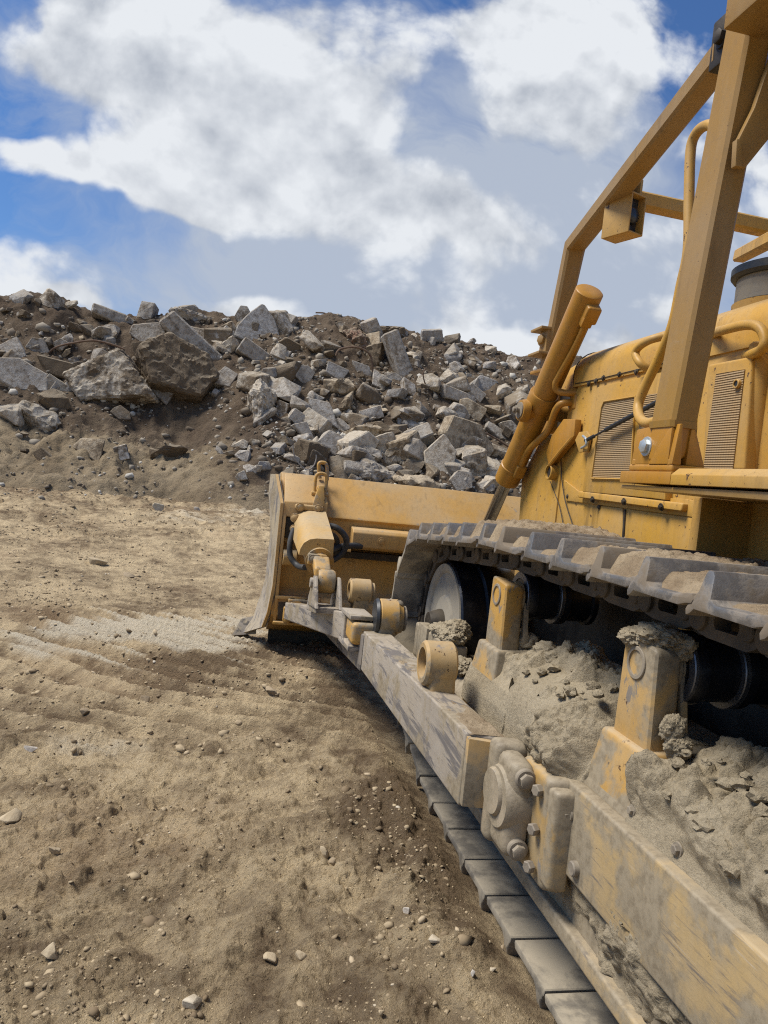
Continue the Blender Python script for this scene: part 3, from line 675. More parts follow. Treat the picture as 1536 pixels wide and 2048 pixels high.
# px, py, width, height (photo pixels), roll in the picture plane (degrees), kind, tint, soil cover 0-1, depth ratio, label, category
BIG = [
 (234,757,158,92,-4,'block','pale',.45,.8,'huge mottled boulder half caked in soil below the bent bar','boulder'),
 (352,748,130,96,14,'block','dark',.62,.8,'big dark soil-covered boulder leaning under a grey slab','boulder'),
 (400,700,150,34,31,'beam','grey',.25,.9,'long grey slab tilted down to the right over the dark boulder','concrete slab'),
 (40,752,92,54,8,'slab','light',.05,.5,'smooth light grey slab lying flat at the left edge of the heap','concrete slab'),
 (516,647,74,70,0,'point','blue',.02,.4,'pointed blue-grey slab standing upright on the crest','concrete slab'),
 (297,670,58,42,-12,'slab','grey',.05,.5,'grey slab face below the crest left of the flat ledge slab','concrete slab'),
 (379,662,84,18,2,'beam','grey',.15,.8,'thin flat ledge slab lying level under the crest','concrete slab'),
 (384,638,74,30,4,'rough','grey',.2,.8,'blocky grey lump on the crest above the thin ledge slab','concrete block'),
 (295,625,22,32,4,'beam','grey',.2,.9,'small upright block sticking up from the crest','concrete block'),
 (232,638,96,22,9,'slab','grey',.1,.9,'wide overhanging slab on the crest with shadow below it','concrete slab'),
 (226,664,34,26,0,'rough','grey',.3,.8,'grey block tucked under the overhanging crest slab','concrete block'),
 (27,704,44,44,-35,'slab','light',.15,.5,'leaning pale slab high at the far left of the heap','concrete slab'),
 (76,692,40,30,30,'slab','grey',.25,.5,'grey slab lying right of the leaning far-left slab','concrete slab'),
 (127,742,88,34,2,'slab','tan',.55,.8,'tan dusty slab lying flat beside the huge mottled boulder','concrete slab'),
 (113,773,38,24,22,'beam','pale',.15,.8,'pale brick-shaped block below the tan dusty slab','concrete block'),
 (108,803,50,36,0,'rough','dark',.6,.8,'dark soil-stained block under the pale brick-shaped block','concrete block'),
 (70,836,66,42,12,'rough','pale',.2,.7,'pale mottled block above the light soil bank on the left','concrete block'),
 (16,836,44,46,-10,'rough','pale',.2,.7,'pale block cut by the left edge of the photo','concrete block'),
 (242,828,34,22,24,'slab','dark',.5,.8,'dark brown slab fragment in the bare soil hollow','concrete chunk'),
 (122,690,22,24,40,'slab','grey',.2,.6,'small tilted slab left of the bent bar','concrete chunk'),
 (338,912,60,36,-12,'rough','tan',.55,.8,'tan block lying loose on the soil bank below the hollow','concrete block'),
 (515,808,80,84,28,'rough','pale',.25,.6,'large rough pale boulder at the right end of the soil hollow','boulder'),
 (512,709,64,26,20,'beam','grey',.1,.8,'grey block tilted right below the pointed crest slab','concrete block'),
 (562,711,38,44,-28,'slab','grey',.05,.5,'grey slab on edge right of the tilted block','concrete slab'),
 (521,768,26,28,-10,'rough','light',.15,.8,'light lump above the large rough pale boulder','concrete chunk'),
 (554,778,44,34,20,'rough','pale',.25,.8,'pale double lump on the slope right of the rough boulder','concrete chunk'),
 (486,913,26,22,-15,'rough','light',.1,.8,'light lump at the top of a little pile left of the blade','concrete chunk'),
 (494,943,30,26,0,'rough','light',.1,.8,'light lump at the foot of a little pile left of the blade','concrete chunk'),
 (514,930,20,26,10,'rough','light',.1,.8,'light lump at the right of a little pile left of the blade','concrete chunk'),
 (480,889,28,18,-10,'rough','pale',.2,.8,'pale lump uphill from the little pile left of the blade','concrete chunk'),
 (489,633,30,38,-38,'slab','grey',.2,.6,'leaning block just left of the pointed crest slab','concrete slab'),
 (571,641,42,20,-20,'slab','grey',.25,.8,'grey block on the crest right of the pointed slab','concrete block'),
 (450,673,26,42,10,'slab','light',.15,.7,'narrow upright light block under the crest left of the pointed slab','concrete block'),
 (468,690,46,28,5,'rough','pale',.3,.8,'pale rounded block below the narrow upright block','concrete block'),
 (449,757,34,42,30,'slab','grey',.15,.7,'grey block at the right tip of the long tilted slab','concrete block'),
 (805,735,132,30,58,'beam','grey',.12,.9,'long grey concrete beam lying steeply down the slope','concrete beam'),
 (754,678,76,24,52,'beam','grey',.15,.9,'shorter grey beam above the long steep beam','concrete beam'),
 (818,838,58,60,0,'slab','blue',.02,.35,'smooth blue-grey slab facing out in the middle of the slope','concrete slab'),
 (673,743,52,34,22,'slab','blue',.05,.5,'blue-grey slab on the slope left of the hooped bar','concrete slab'),
 (722,737,42,24,18,'slab','grey',.05,.5,'grey slab inside the hooped bar','concrete slab'),
 (756,757,30,42,-30,'slab','light',.15,.6,'light slab standing right of the hooped bar foot','concrete slab'),
 (607,748,34,36,20,'slab','grey',.05,.6,'grey block between two blue-grey slabs high on the slope','concrete block'),
 (684,772,66,34,6,'rough','tan',.4,.8,'tan soil-streaked block below the hooped bar','concrete block'),
 (683,798,40,40,0,'rough','tan',.45,.8,'tan rounded block under the soil-streaked block','concrete block'),
 (640,724,30,34,0,'rough','pale',.2,.8,'pale lump left of the hooped bar top','concrete chunk'),
 (968,770,58,42,0,'slab','blue',.08,.5,'dark blue-grey slab high on the right of the slope','concrete slab'),
 (906,791,84,24,6,'slab','grey',.15,.9,'long flat block below the dark slab on the right','concrete block'),
 (946,790,34,26,28,'beam','light',.15,.8,'light block at the end of the long flat block','concrete block'),
 (1010,788,36,38,10,'rough','pale',.15,.7,'pale block nearest the lift cylinder on the upper slope','concrete block'),
 (910,835,48,44,0,'slab','blue',.05,.5,'triangular blue-grey slab above the big tan slab','concrete slab'),
 (944,820,60,32,18,'slab','tan',.2,.7,'tan slab overlapping the triangular blue-grey slab','concrete slab'),
 (928,882,112,84,24,'slab','tan',.25,.5,'biggest tan slab leaning low on the right behind the blade','concrete slab'),
 (876,918,66,88,-18,'slab','pale',.02,.45,'bright pale slab standing on end behind the blade','concrete slab'),
 (735,868,70,44,14,'rough','tan',.3,.8,'tan block mid slope above the foot rubble','concrete block'),
 (804,901,58,52,0,'rough','pale',.25,.8,'blocky pale stone left of the bright standing slab','concrete block'),
 (769,866,70,36,10,'rough','soil',.9,.8,'brown clod of soil beside the tan mid-slope block','soil clod'),
 (832,931,36,40,0,'rough','dark',.5,.8,'dark brown block wedged left of the bright standing slab','concrete block'),
 (744,945,106,38,3,'rough','grey',.08,.7,'wide grey rock just above the blade top edge','boulder'),
 (720,912,72,36,0,'rough','grey',.1,.8,'grey rock sitting on the wide grey rock','boulder'),
 (668,890,66,44,14,'slab','light',.05,.7,'light grey flat rock right of the bent wire','concrete slab'),
 (690,906,50,24,-24,'slab','light',.05,.7,'light grey splinter lying against the flat rock','concrete chunk'),
 (666,858,54,32,22,'slab','pale',.2,.7,'pale slab uphill of the light grey flat rock','concrete slab'),
 (742,829,38,22,-30,'beam','light',.1,.8,'light brick-like block tipped left on mid slope','concrete block'),
 (602,840,44,22,24,'beam','light',.1,.8,'light brick-like block tipped right above the bent wire','concrete block'),
 (606,862,50,30,14,'slab','grey',.1,.7,'grey slab just above the dark clod and bent wire','concrete slab'),
 (564,818,24,38,0,'slab','light',.15,.7,'tall light lump right of the rough pale boulder','concrete chunk'),
 (606,905,78,50,0,'rough','soil',1.0,.9,'big dark brown clod of earth behind the blade corner','soil clod'),
 (838,968,126,34,4,'rough','tan',.15,.8,'broad tan slab lying at the foot right behind the blade','concrete slab'),
 (975,937,54,48,10,'rough','pale',.15,.8,'pale rock left of the chrome rod at blade height','boulder'),
 (920,962,46,42,-15,'slab','grey',.08,.8,'grey rock between the bright standing slab and the chrome rod','boulder'),
 (970,972,40,32,0,'rough','light',.1,.8,'light rock at the foot beside the lift cylinder','boulder'),
 (942,925,50,62,-8,'rough','pale',.3,.7,'pale crumbling rock under the biggest tan slab','boulder'),
 (992,866,54,22,30,'slab','grey',.2,.8,'grey slab pointing at the lift cylinder','concrete slab'),
 (1022,856,44,24,24,'slab','pale',.2,.8,'pale slab just left of the lift cylinder barrel','concrete slab'),
 (1052,802,30,36,0,'rough','light',.2,.8,'light block peeping out left of the cylinder trunnion','concrete block'),
 (957,724,48,20,6,'rough','grey',.3,.8,'low grey lump under the right crest','concrete chunk'),
 (898,755,44,30,8,'rough','pale',.3,.8,'pale lump on the upper right slope','concrete chunk'),
 (789,668,58,28,6,'rough','soil',.8,.8,'dark brown clod on the crest over the beams','soil clod'),
 (719,682,64,48,30,'rough','brick',.5,.8,'reddish brown masonry lump left of the short beam','masonry lump'),
 (757,716,50,60,-20,'rough','tan',.6,.8,'brown block wedged between hooped bar and beam','concrete block'),
 (816,776,26,40,-28,'slab','light',.15,.8,'light slab standing against the foot of the long beam','concrete slab'),
 (783,756,34,18,0,'slab','grey',.3,.8,'grey slab left of the long beam','concrete slab'),
 (683,655,30,16,30,'slab','grey',.3,.8,'small slab under the hook-shaped bar','concrete chunk'),
 (650,820,28,22,-15,'rough','grey',.1,.8,'grey lump in the middle of the slope scree','concrete chunk'),
 (624,796,18,26,0,'rough','light',.1,.8,'thin light lump in the slope scree','concrete chunk'),
 (700,828,26,20,0,'rough','pale',.15,.8,'pale lump above the mid slope tan block','concrete chunk'),
 (640,900,34,26,0,'rough','grey',.1,.8,'grey lump beside the dark clod behind the blade','concrete chunk'),
 (780,918,30,26,0,'rough','grey',.2,.8,'grey lump beside the blocky pale stone','concrete chunk'),
 (788,940,34,22,20,'rough','grey',.1,.8,'dark grey lump at the right end of the wide grey rock','concrete chunk'),
 (985,900,30,26,10,'rough','grey',.1,.8,'grey lump right of the biggest tan slab','concrete chunk'),
 (945,965,30,26,0,'rough','dark',.3,.8,'dark lump in the gap beside the chrome rod','concrete chunk'),
]
def face_along(o, n):
    o.rotation_mode = 'QUATERNION'; o.rotation_quaternion = n
def put_big():
    for i, (px, py, w, h, roll, kind, tint, soil, dep, label, cat) in enumerate(BIG):
        r = random.Random(100+i)
        P = on_slope(px, py+h*.18)
        k = P[1]/1500
        if kind == 'point': pts = [(x*1.0, y, z) for y in (-1, 1) for x, z in ((-1,-1.1),(1,-1.1),(1.0,-.2),(.62,.55),(.05,1.1),(-.1,1.08),(-.62,.25),(-.95,-.5))]
        else: pts = rock_points(kind, r)
        sx, sz = w*k/2*1.16, h*k/2*1.2
        sy = max(min(sx, sz)*1.0, max(sx, sz)*dep*.75)
        if kind == 'beam': sy = max(.14, sz*1.15)
        if kind in ('slab', 'point'): sy = max(.10, max(sx, sz)*dep*.5)
        pts = [(x*sx, y*sy, z*sz) for x, y, z in pts]
        big = max(sx, sz)
        amp = {'slab': .05, 'beam': .05, 'point': .035, 'rough': .24, 'block': .20}[kind]*min(.6, big)
        name = {'soil clod': 'soil_clod', 'boulder': 'boulder', 'concrete slab': 'concrete_slab', 'concrete beam': 'concrete_beam', 'masonry lump': 'masonry_lump'}.get(cat, 'concrete_chunk')
        me = hull_mesh(name, pts, 4 if big > .6 and kind in ('rough', 'block') else 3 if big > .35 else 2, amp, (2.6 if kind in ('rough', 'block') else 1.8)/max(.25, big), i*1.7, .04*big)
        o = link_mesh(name, me, None)
        lean = r.uniform(-12, 14) if kind == 'rough' else r.uniform(2, 10) if kind == 'beam' else r.uniform(6, 24)
        o.rotation_euler = (math.radians(-lean), math.radians(roll+6), math.radians(r.uniform(-16, 16)))
        o.rotation_mode = 'ZXY'
        o.location = (P[0], P[1]+sy*.25, P[2]+h*k*.12)
        v = r.uniform(.9, 1.1); c = TINT[tint]
        o.color = (c[0]*v, c[1]*v, c[2]*v, 1-soil*(.9 if soil > .5 else .6))
        tag(o, label, cat, 'broken concrete and boulders on the heap', 'thing')
put_big()
def scatter_chunks():
    protos = [hull_mesh('concrete_chunk', rock_points('slab' if i % 3 == 0 else 'rough', random.Random(500+i)), 1 if i % 2 else 2, .10, 1.3, i*2.3, .06) for i in range(16)]
    r = random.Random(5); n = 0
    zones = [((430,660),(1080,960),160),((560,820),(1040,975),60),((0,640),(420,800),34),((0,790),(470,930),5),((150,608),(1080,735),40),((0,602),(180,740),18)]
    for (x0, y0), (x1, y1), cnt in zones:
        k = 0
        while k < cnt:
            px, py = r.uniform(x0, x1), r.uniform(y0, y1)
            if px < 480 and 790 < py < 900 and px > 150: continue
            P = on_slope(px, py, True)
            if P is None: continue
            if P[2] < .75 or P[1] < 16.5: k += 1; continue
            k += 1; n += 1
            o = bpy.data.objects.new('concrete_chunk', protos[r.randrange(16)]); COL.objects.link(o)
            s = r.choice((.09, .11, .13, .16, .20, .28, .42))*r.uniform(.8, 1.2)
            o.location = (P[0], P[1], P[2]+s*.15); o.scale = (s*r.uniform(.9, 1.5), s*r.uniform(.6, 1.1), s*r.uniform(.55, 1.0))
            o.rotation_euler = (r.uniform(-.6, .6), r.uniform(-.7, .9), r.uniform(0, 6.28))
            tn = r.choice(('grey', 'grey', 'light', 'pale', 'pale', 'tan', 'blue', 'dark')); v = r.uniform(.8, 1.15); c = TINT[tn]
            o.color = (c[0]*v, c[1]*v, c[2]*v, 1-r.choice((.0, .1, .25, .4)))
            word = {'grey': 'grey', 'light': 'light grey', 'pale': 'pale cream', 'tan': 'tan', 'blue': 'blue-grey', 'dark': 'dark brown'}[tn]
            size = 'small' if s < .16 else 'middling' if s < .24 else 'larger'
            where = 'near the crest' if py < 700 else 'on the upper slope' if py < 770 else 'on the middle slope' if py < 860 else 'low on the slope'
            side = 'at the left of' if px < 300 else 'left of the middle of' if px < 560 else 'in the middle of' if px < 800 else 'towards the dozer side of'
            tag(o, f'{size} {word} broken chunk {where} {side} the heap', 'concrete chunk', 'small broken chunks scattered over the heap', 'thing')
scatter_chunks()

def soup_of_stones(name, P, R, mat, label, cat, squash=.6, seed=3, tones=None):
    "many small stones as one mass: jittered low solids"
    rs = np.random.RandomState(seed)
    t = bmesh.new(); bmesh.ops.create_icosphere(t, subdivisions=1, radius=1)
    bv = np.array([v.co[:] for v in t.verts]); bf = np.array([[v.index for v in f.verts] for f in t.faces]); t.free()
    n = len(P); nv = len(bv)
    V = bv[None]*(1+rs.uniform(-.38, .30, (n, nv, 1)))
    V = V*(rs.uniform(.65, 1.35, (n, 1, 3))*np.array([1, 1, squash])[None, None])
    a = rs.uniform(0, 6.28, n); ca, sa = np.cos(a)[:, None], np.sin(a)[:, None]; tl = rs.uniform(-.6, .6, n); ct, st = np.cos(tl)[:, None], np.sin(tl)[:, None]
    x, y, z = V[..., 0], V[..., 1], V[..., 2]
    y, z = y*ct-z*st, y*st+z*ct
    x, y = x*ca-y*sa, x*sa+y*ca
    V = np.stack([x, y, z], -1)*R[:, None, None]+P[:, None, :]
    Fc = (bf[None]+(np.arange(n)*nv)[:, None, None]).reshape(-1, 3)
    tone = np.repeat(rs.uniform(0, 1, n) if tones is None else tones, nv)
    o = tri_soup(name, V.reshape(-1, 3), Fc, mat, attrs={'tone': tone})
    return tag(o, label, cat, kind='stuff')
def stone_mat(name, lo, mid, hi, split=.82):
    m, t, b = new_mat(name)
    a = t.n('ShaderNodeAttribute', attribute_name='tone').outputs['Fac']; p = wpos(t)
    c = t.mix(t.ramp(a, 0, split), lo, mid); c = t.mix(t.ramp(a, split, min(1, split+.03)), c, hi)
    c = t.mix(t.ramp(t.noise(p, 60, 4, .7), .45, .7, 0, .4), c, lo)
    t.put(b.inputs['Base Color'], c); b.inputs['Roughness'].default_value = .9; b.inputs['Specular IOR Level'].default_value = .2
    return m
def small_stuff():
    rs = np.random.RandomState(21)
    def screen(n, x0, x1, y0, y1):
        px = rs.uniform(x0, x1, n); py = rs.uniform(y0, y1, n)
        out = np.array([A(a, b, Z=0.0) for a, b in zip(px, py)]); return out
    P = np.concatenate([screen(12000, -150, 1280, 1320, 2300), screen(8000, -150, 820, 1080, 1420), screen(3500, -100, 700, 1000, 1120), screen(2200, -50, 330, 1080, 1230), screen(500, 600, 1000, 1560, 1950)])
    P = P[(P[:, 0] < 1.14) & (P[:, 1] < 19)]
    dens = np.clip(.40+2.4*fbm(P[:, 0]*1.3, P[:, 1]*1.3, 77, 3), .05, 1)
    P = P[rs.uniform(0, 1, len(P)) < dens]
    P[:, 2] = ground_h(P[:, 0], P[:, 1])
    R = np.clip(.0047*np.exp(rs.normal(0, .55, len(P)))*(P[:, 1]/3.4)**.75, .0028, .019)
    P[:, 2] -= R*.12
    soup_of_stones('gravel', P, R, stone_mat('gravel_stone', (.19, .14, .085), (.42, .33, .205), (.54, .48, .38), .97), 'small stones and crumbs of soil strewn over the bare earth', 'gravel', .65)
    Q = np.concatenate([screen(4200, -150, 1200, 1360, 2300), screen(1800, -150, 760, 1090, 1400), screen(1100, -100, 540, 995, 1110)])
    Q = Q[(Q[:, 0] < 1.08) & (Q[:, 1] < 18)]
    d2 = np.clip(.25+2.6*fbm(Q[:, 0]*1.2, Q[:, 1]*1.2, 87, 3), .03, 1); Q = Q[rs.uniform(0, 1, len(Q)) < d2]
    Q[:, 2] = ground_h(Q[:, 0], Q[:, 1])-.002
    R = np.clip(.0088*np.exp(rs.normal(0, .55, len(Q)))*(Q[:, 1]/3.4)**.75, .006, .034)
    soup_of_stones('soil_crumbs', Q, R, stone_mat('soil_crumb', (.19, .138, .082), (.39, .305, .19), (.43, .34, .22), .9), 'loose lumps of crumbled brown soil on the worked ground', 'soil crumbs', .55, 9)
    px = rs.uniform(-60, 1090, 19000); py = rs.uniform(600, 1000, 19000)
    d = (RW @ np.stack([(px-CX)/F, (py-CY)/F, np.ones_like(px)])).T
    tt = np.linspace(14, 28, 420)
    PX = d[:, :1]/d[:, 1:2]*tt; PZ = EYE+d[:, 2:]/d[:, 1:2]*tt; PY = np.broadcast_to(tt, PX.shape)
    hit = PZ < TERRAIN(PX, PY); ok = hit.any(1); i = hit.argmax(1); k = np.arange(len(px))
    S = np.stack([PX[k, i], PY[k, i], PZ[k, i]], -1)[ok]; qx, qy = px[ok], py[ok]
    dn = np.clip(.5+1.6*fbm(S[:, 0]*.5, S[:, 2]*.6, 97, 4), .08, 1)*np.where(qx < 450, .45, 1.0)*np.where((qx < 530) & (qy > 830), .35, 1.0)
    S = S[rs.uniform(0, 1, len(S)) < dn]
    R = np.clip(.036*np.exp(rs.normal(0, .60, len(S))), .012, .17)
    soup_of_stones('rubble_crumbs', S, R, stone_mat('rubble_crumb', (.13, .10, .07), (.31, .27, .21), (.46, .43, .37), .85), 'small crushed concrete and gravel scattered through the heap', 'rubble', .8, 31)
small_stuff()
def stones_by_hand():
    L = [(318,1020,28,20,'pale','smooth pale round stone lying at the foot of the soil bank'),(393,1020,14,9,'light','small light stone right of the pale round stone'),
         (285,1407,28,26,'dark','dark angular stone in the middle of the bare ground'),(648,1709,28,32,'tan','egg-shaped tan stone near the track, left of the dark soil'),
         (664,1726,16,18,'dark','small dark pebble touching the egg-shaped tan stone'),(18,1637,44,30,'tan','flat tan stone at the left edge of the foreground'),
         (108,1704,26,26,'tan','knobbly tan stone in the left foreground'),(812,1823,16,18,'light','bright white stone in the dark soil beside the track'),
         (196,1128,34,24,'tan','angular tan lump on the gravelly heap at the left'),(258,1152,26,10,'dark','dark flat lump right of the gravelly heap'),
         (868,1880,28,14,'pale','pale splinter stone beside the track shoes'),(985,1940,18,10,'pale','pale pebble close to the nearest track shoes'),
         (945,1950,14,14,'light','light pebble left of the pale pebble near the track'),(762,2030,16,20,'tan','round tan pebble at the bottom middle edge'),
         (1010,1900,22,18,'dark','dark stone pressed against a near track shoe'),(100,1914,34,40,'tan','broken tan clod with a dark hollow in the left foreground'),
         (385,2005,40,18,'pale','pale flaking stone at the bottom of the foreground'),(600,1915,24,22,'tan','tan stone in the lower middle foreground'),
         (540,1920,34,24,'tan','larger tan lump left of the lower middle stone'),(480,1447,26,14,'dark','dark flat clod at the edge of the smooth sweep'),
         (545,1382,40,12,'dark','flat dark clod lying across the curved ruts'),(170,1425,22,12,'dark','dark clod left of the dark angular stone'),
         (60,1500,26,14,'light','light chip by the pale scrape at the left edge')]
    for i, (px, py, w, h, tint, label) in enumerate(L):
        c = A(px, py, Z=0.0)
        for _ in range(12): c = .5*c+.5*A(px, py, Z=float(ground_h(c[0], c[1])))
        k = c[1]/1500; r = random.Random(900+i)
        me = hull_mesh('stone', [(x*w*k/2, y*w*k/2*.85, z*h*k/2*1.05) for x, y, z in rock_points('rough', r)], 2, .02*w*k, 1.4/(w*k), i, .12*w*k)
        me.materials.clear(); me.materials.append(M['field_stone'])
        o = link_mesh('stone', me, None); o.location = c+np.array([0, 0, h*k*.12]); v = {'dark': (.30, .235, .155), 'tan': (.44, .355, .235), 'pale': (.50, .43, .32), 'light': (.55, .50, .43)}[tint]; o.color = (*v, .96)
        o.rotation_euler = (r.uniform(-.2, .2), r.uniform(-.25, .25), r.uniform(-.5, .5))
        tag(o, label, 'stone', 'stones lying on the bare ground', 'thing')
stones_by_hand()
def bars():
    def bar(name, pix, r, mat, label, cat, out=.12, yfix=None):
        pts = []
        for px, py in pix:
            P = on_slope(px, py) if yfix is None else A(px, py, Y=yfix)
            pts.append(P+np.array([0, -out, .03]))
        ys = [p[1] for p in pts]
        b = MB(); b.tube(pts, r, 8, 5); o = b.build(name, M[mat]); tag(o, label, cat, 'steel bars and wire sticking out of the heap', 'thing')
    bar('bent_bar', [(100,714),(118,700),(150,692),(190,687),(225,694),(252,704)], .032, 'rust', 'long rusty bar bowed over the big mottled boulder', 'steel bar', .35, on_slope(180, 690)[1]-.2)
    bar('bent_bar', [(669,716),(676,704),(700,699),(722,703),(738,718),(742,752)], .032, 'rust', 'rusty bar bent into a hoop in the middle of the slope', 'steel bar', .3, on_slope(705, 712)[1]-.2)
    bar('bent_bar', [(631,627),(648,628),(654,634),(656,655)], .026, 'rust', 'hook-shaped bar standing up from the crest', 'steel bar', 0, 26.3)
    bar('bent_bar', [(847,740),(842,752),(845,768),(850,776)], .022, 'rust', 'short curled bar right of the long steep beam', 'steel bar', .25, on_slope(846, 760)[1]-.2)
    bar('bent_bar', [(561,640),(562,628),(561,627)], .018, 'rust', 'thin bar stub on the crest by the pointed slab', 'steel bar', 0, 26.3)
    bar('bent_bar', [(689,638),(697,650)], .018, 'rust', 'thin slanting bar stub on the crest right of the hook', 'steel bar', 0, 26.3)
    bar('bent_wire', [(584,893),(587,915),(598,932),(612,942),(625,934),(630,920),(630,912)], .016, 'wire', 'thin grey wire looped in front of the dark clod', 'wire', .25, on_slope(606, 930)[1]-.55)
    bar('bent_bar', [(950,862),(985,880),(1018,902)], .026, 'rust', 'straight rusty bar pointing at the lift cylinder', 'steel bar', .3, on_slope(985, 880)[1]-.2)
bars()
# ------------------------------------------------------------------ the bulldozer
DZ = bpy.data.objects.new('bulldozer', None); COL.objects.link(DZ)
DZ.location = (2.7, 2.0, 0.0); DZ['_org'] = (2.7, 2.0, 0.0); DZ.empty_display_size = .5
tag(DZ, 'yellow crawler bulldozer with muddy tracks and raised lift cylinder, parked on the earth', 'bulldozer', None, 'thing')
def part(mb, name, mat, parent=None, ang=38, label=None):
    if mb.cuts: return mb.split(name, M[mat], parent or DZ, ang)
    o = mb.build(name, M[mat], parent or DZ, ang)
    if label: o['label'] = label
    return o

# ---- track path (Y,Z of the shoes' inner face)
XO, XI = 1.20, 1.86                                     # outer and inner ends of the shoes
ROL = [(3.40, 1.235), (2.10, 1.235)]                    # carrier rollers
IDL = (4.66, .83)
def track_path():
    pts = []
    for (cy, cz, r) in ((IDL[0], IDL[1], .535), (-1.42, .755, .70)):
        pts += [(cy+r*math.cos(a), cz+r*math.sin(a)) for a in np.linspace(0, 2*math.pi, 97)[:-1]]
    pts += [(3.95, .055), (-1.3, .055), (3.42, 1.462), (2.1, 1.470)]
    P = sorted(set(pts))
    def half(P):
        h = []
        for p in P:
            while len(h) > 1 and (h[-1][0]-h[-2][0])*(p[1]-h[-2][1])-(h[-1][1]-h[-2][1])*(p[0]-h[-2][0]) <= 0: h.pop()
            h.append(p)
        return h
    lo, up = half(P), half(P[::-1])
    loop = lo[:-1]+up[:-1]                              # counter-clockwise in (Y,Z): bottom forward, top backward
    loop = loop[::-1]                                   # top forward, bottom backward
    i0 = max(range(len(loop)), key=lambda i: loop[i][1]-loop[i][0]*.01)
    return np.array(loop[i0:]+loop[:i0]+[loop[i0]])
TP = track_path()
_seg = np.linalg.norm(np.diff(TP, axis=0), axis=1); _cum = np.concatenate([[0], np.cumsum(_seg)]); TLEN = _cum[-1]
NSH = int(round(TLEN/.2937)); PITCH = TLEN/NSH
def on_track(s):
    s = s % TLEN
    return np.array([np.interp(s, _cum, TP[:, 0]), np.interp(s, _cum, TP[:, 1])])
def shoe_frame(i, phase):
    s = i*PITCH+phase
    a, b = on_track(s-PITCH*.46), on_track(s+PITCH*.46); c = (a+b)/2; d = (b-a)/np.linalg.norm(b-a)
    return c, d, np.array([-d[1], d[0]])                # centre, travel direction, outward normal
SHOE = [(-.158,.030),(-.148,.044),(-.12,.042),(-.09,.032),(.050,.030),(.070,.042),(.078,.100),(.086,.112),(.106,.112),(.114,.102),(.122,.054),(.136,.042),(.156,.024),(.170,.000),(.166,-.016),(.150,-.010),(.134,.004),(.10,.004),(-.09,.004),(-.125,.014),(-.150,.018)]
FLAT = [(-.138,.012),(-.130,.030),(-.10,.031),(-.08,.030),(.050,.030),(.070,.042),(.078,.100),(.086,.112),(.106,.112),(.114,.102),(.122,.054),(.128,.036),(.136,.026),(.141,.012),(.141,.004),(.137,.000),(.130,.000),(.10,.000),(-.09,.000),(-.125,.000),(-.137,.003)]
LINK = [(-.165,-.060),(-.150,-.092),(-.115,-.108),(.060,-.108),(.105,-.100),(.135,-.078),(.142,-.045),(.130,-.012),(.10,-.002),(-.10,-.002),(-.140,-.012),(-.160,-.032)]
def to_world(x, q, fr):
    c, d, n = fr; yz = c+d*q[0]+n*q[1]; return (x, yz[0], yz[1])
PHASE = .09
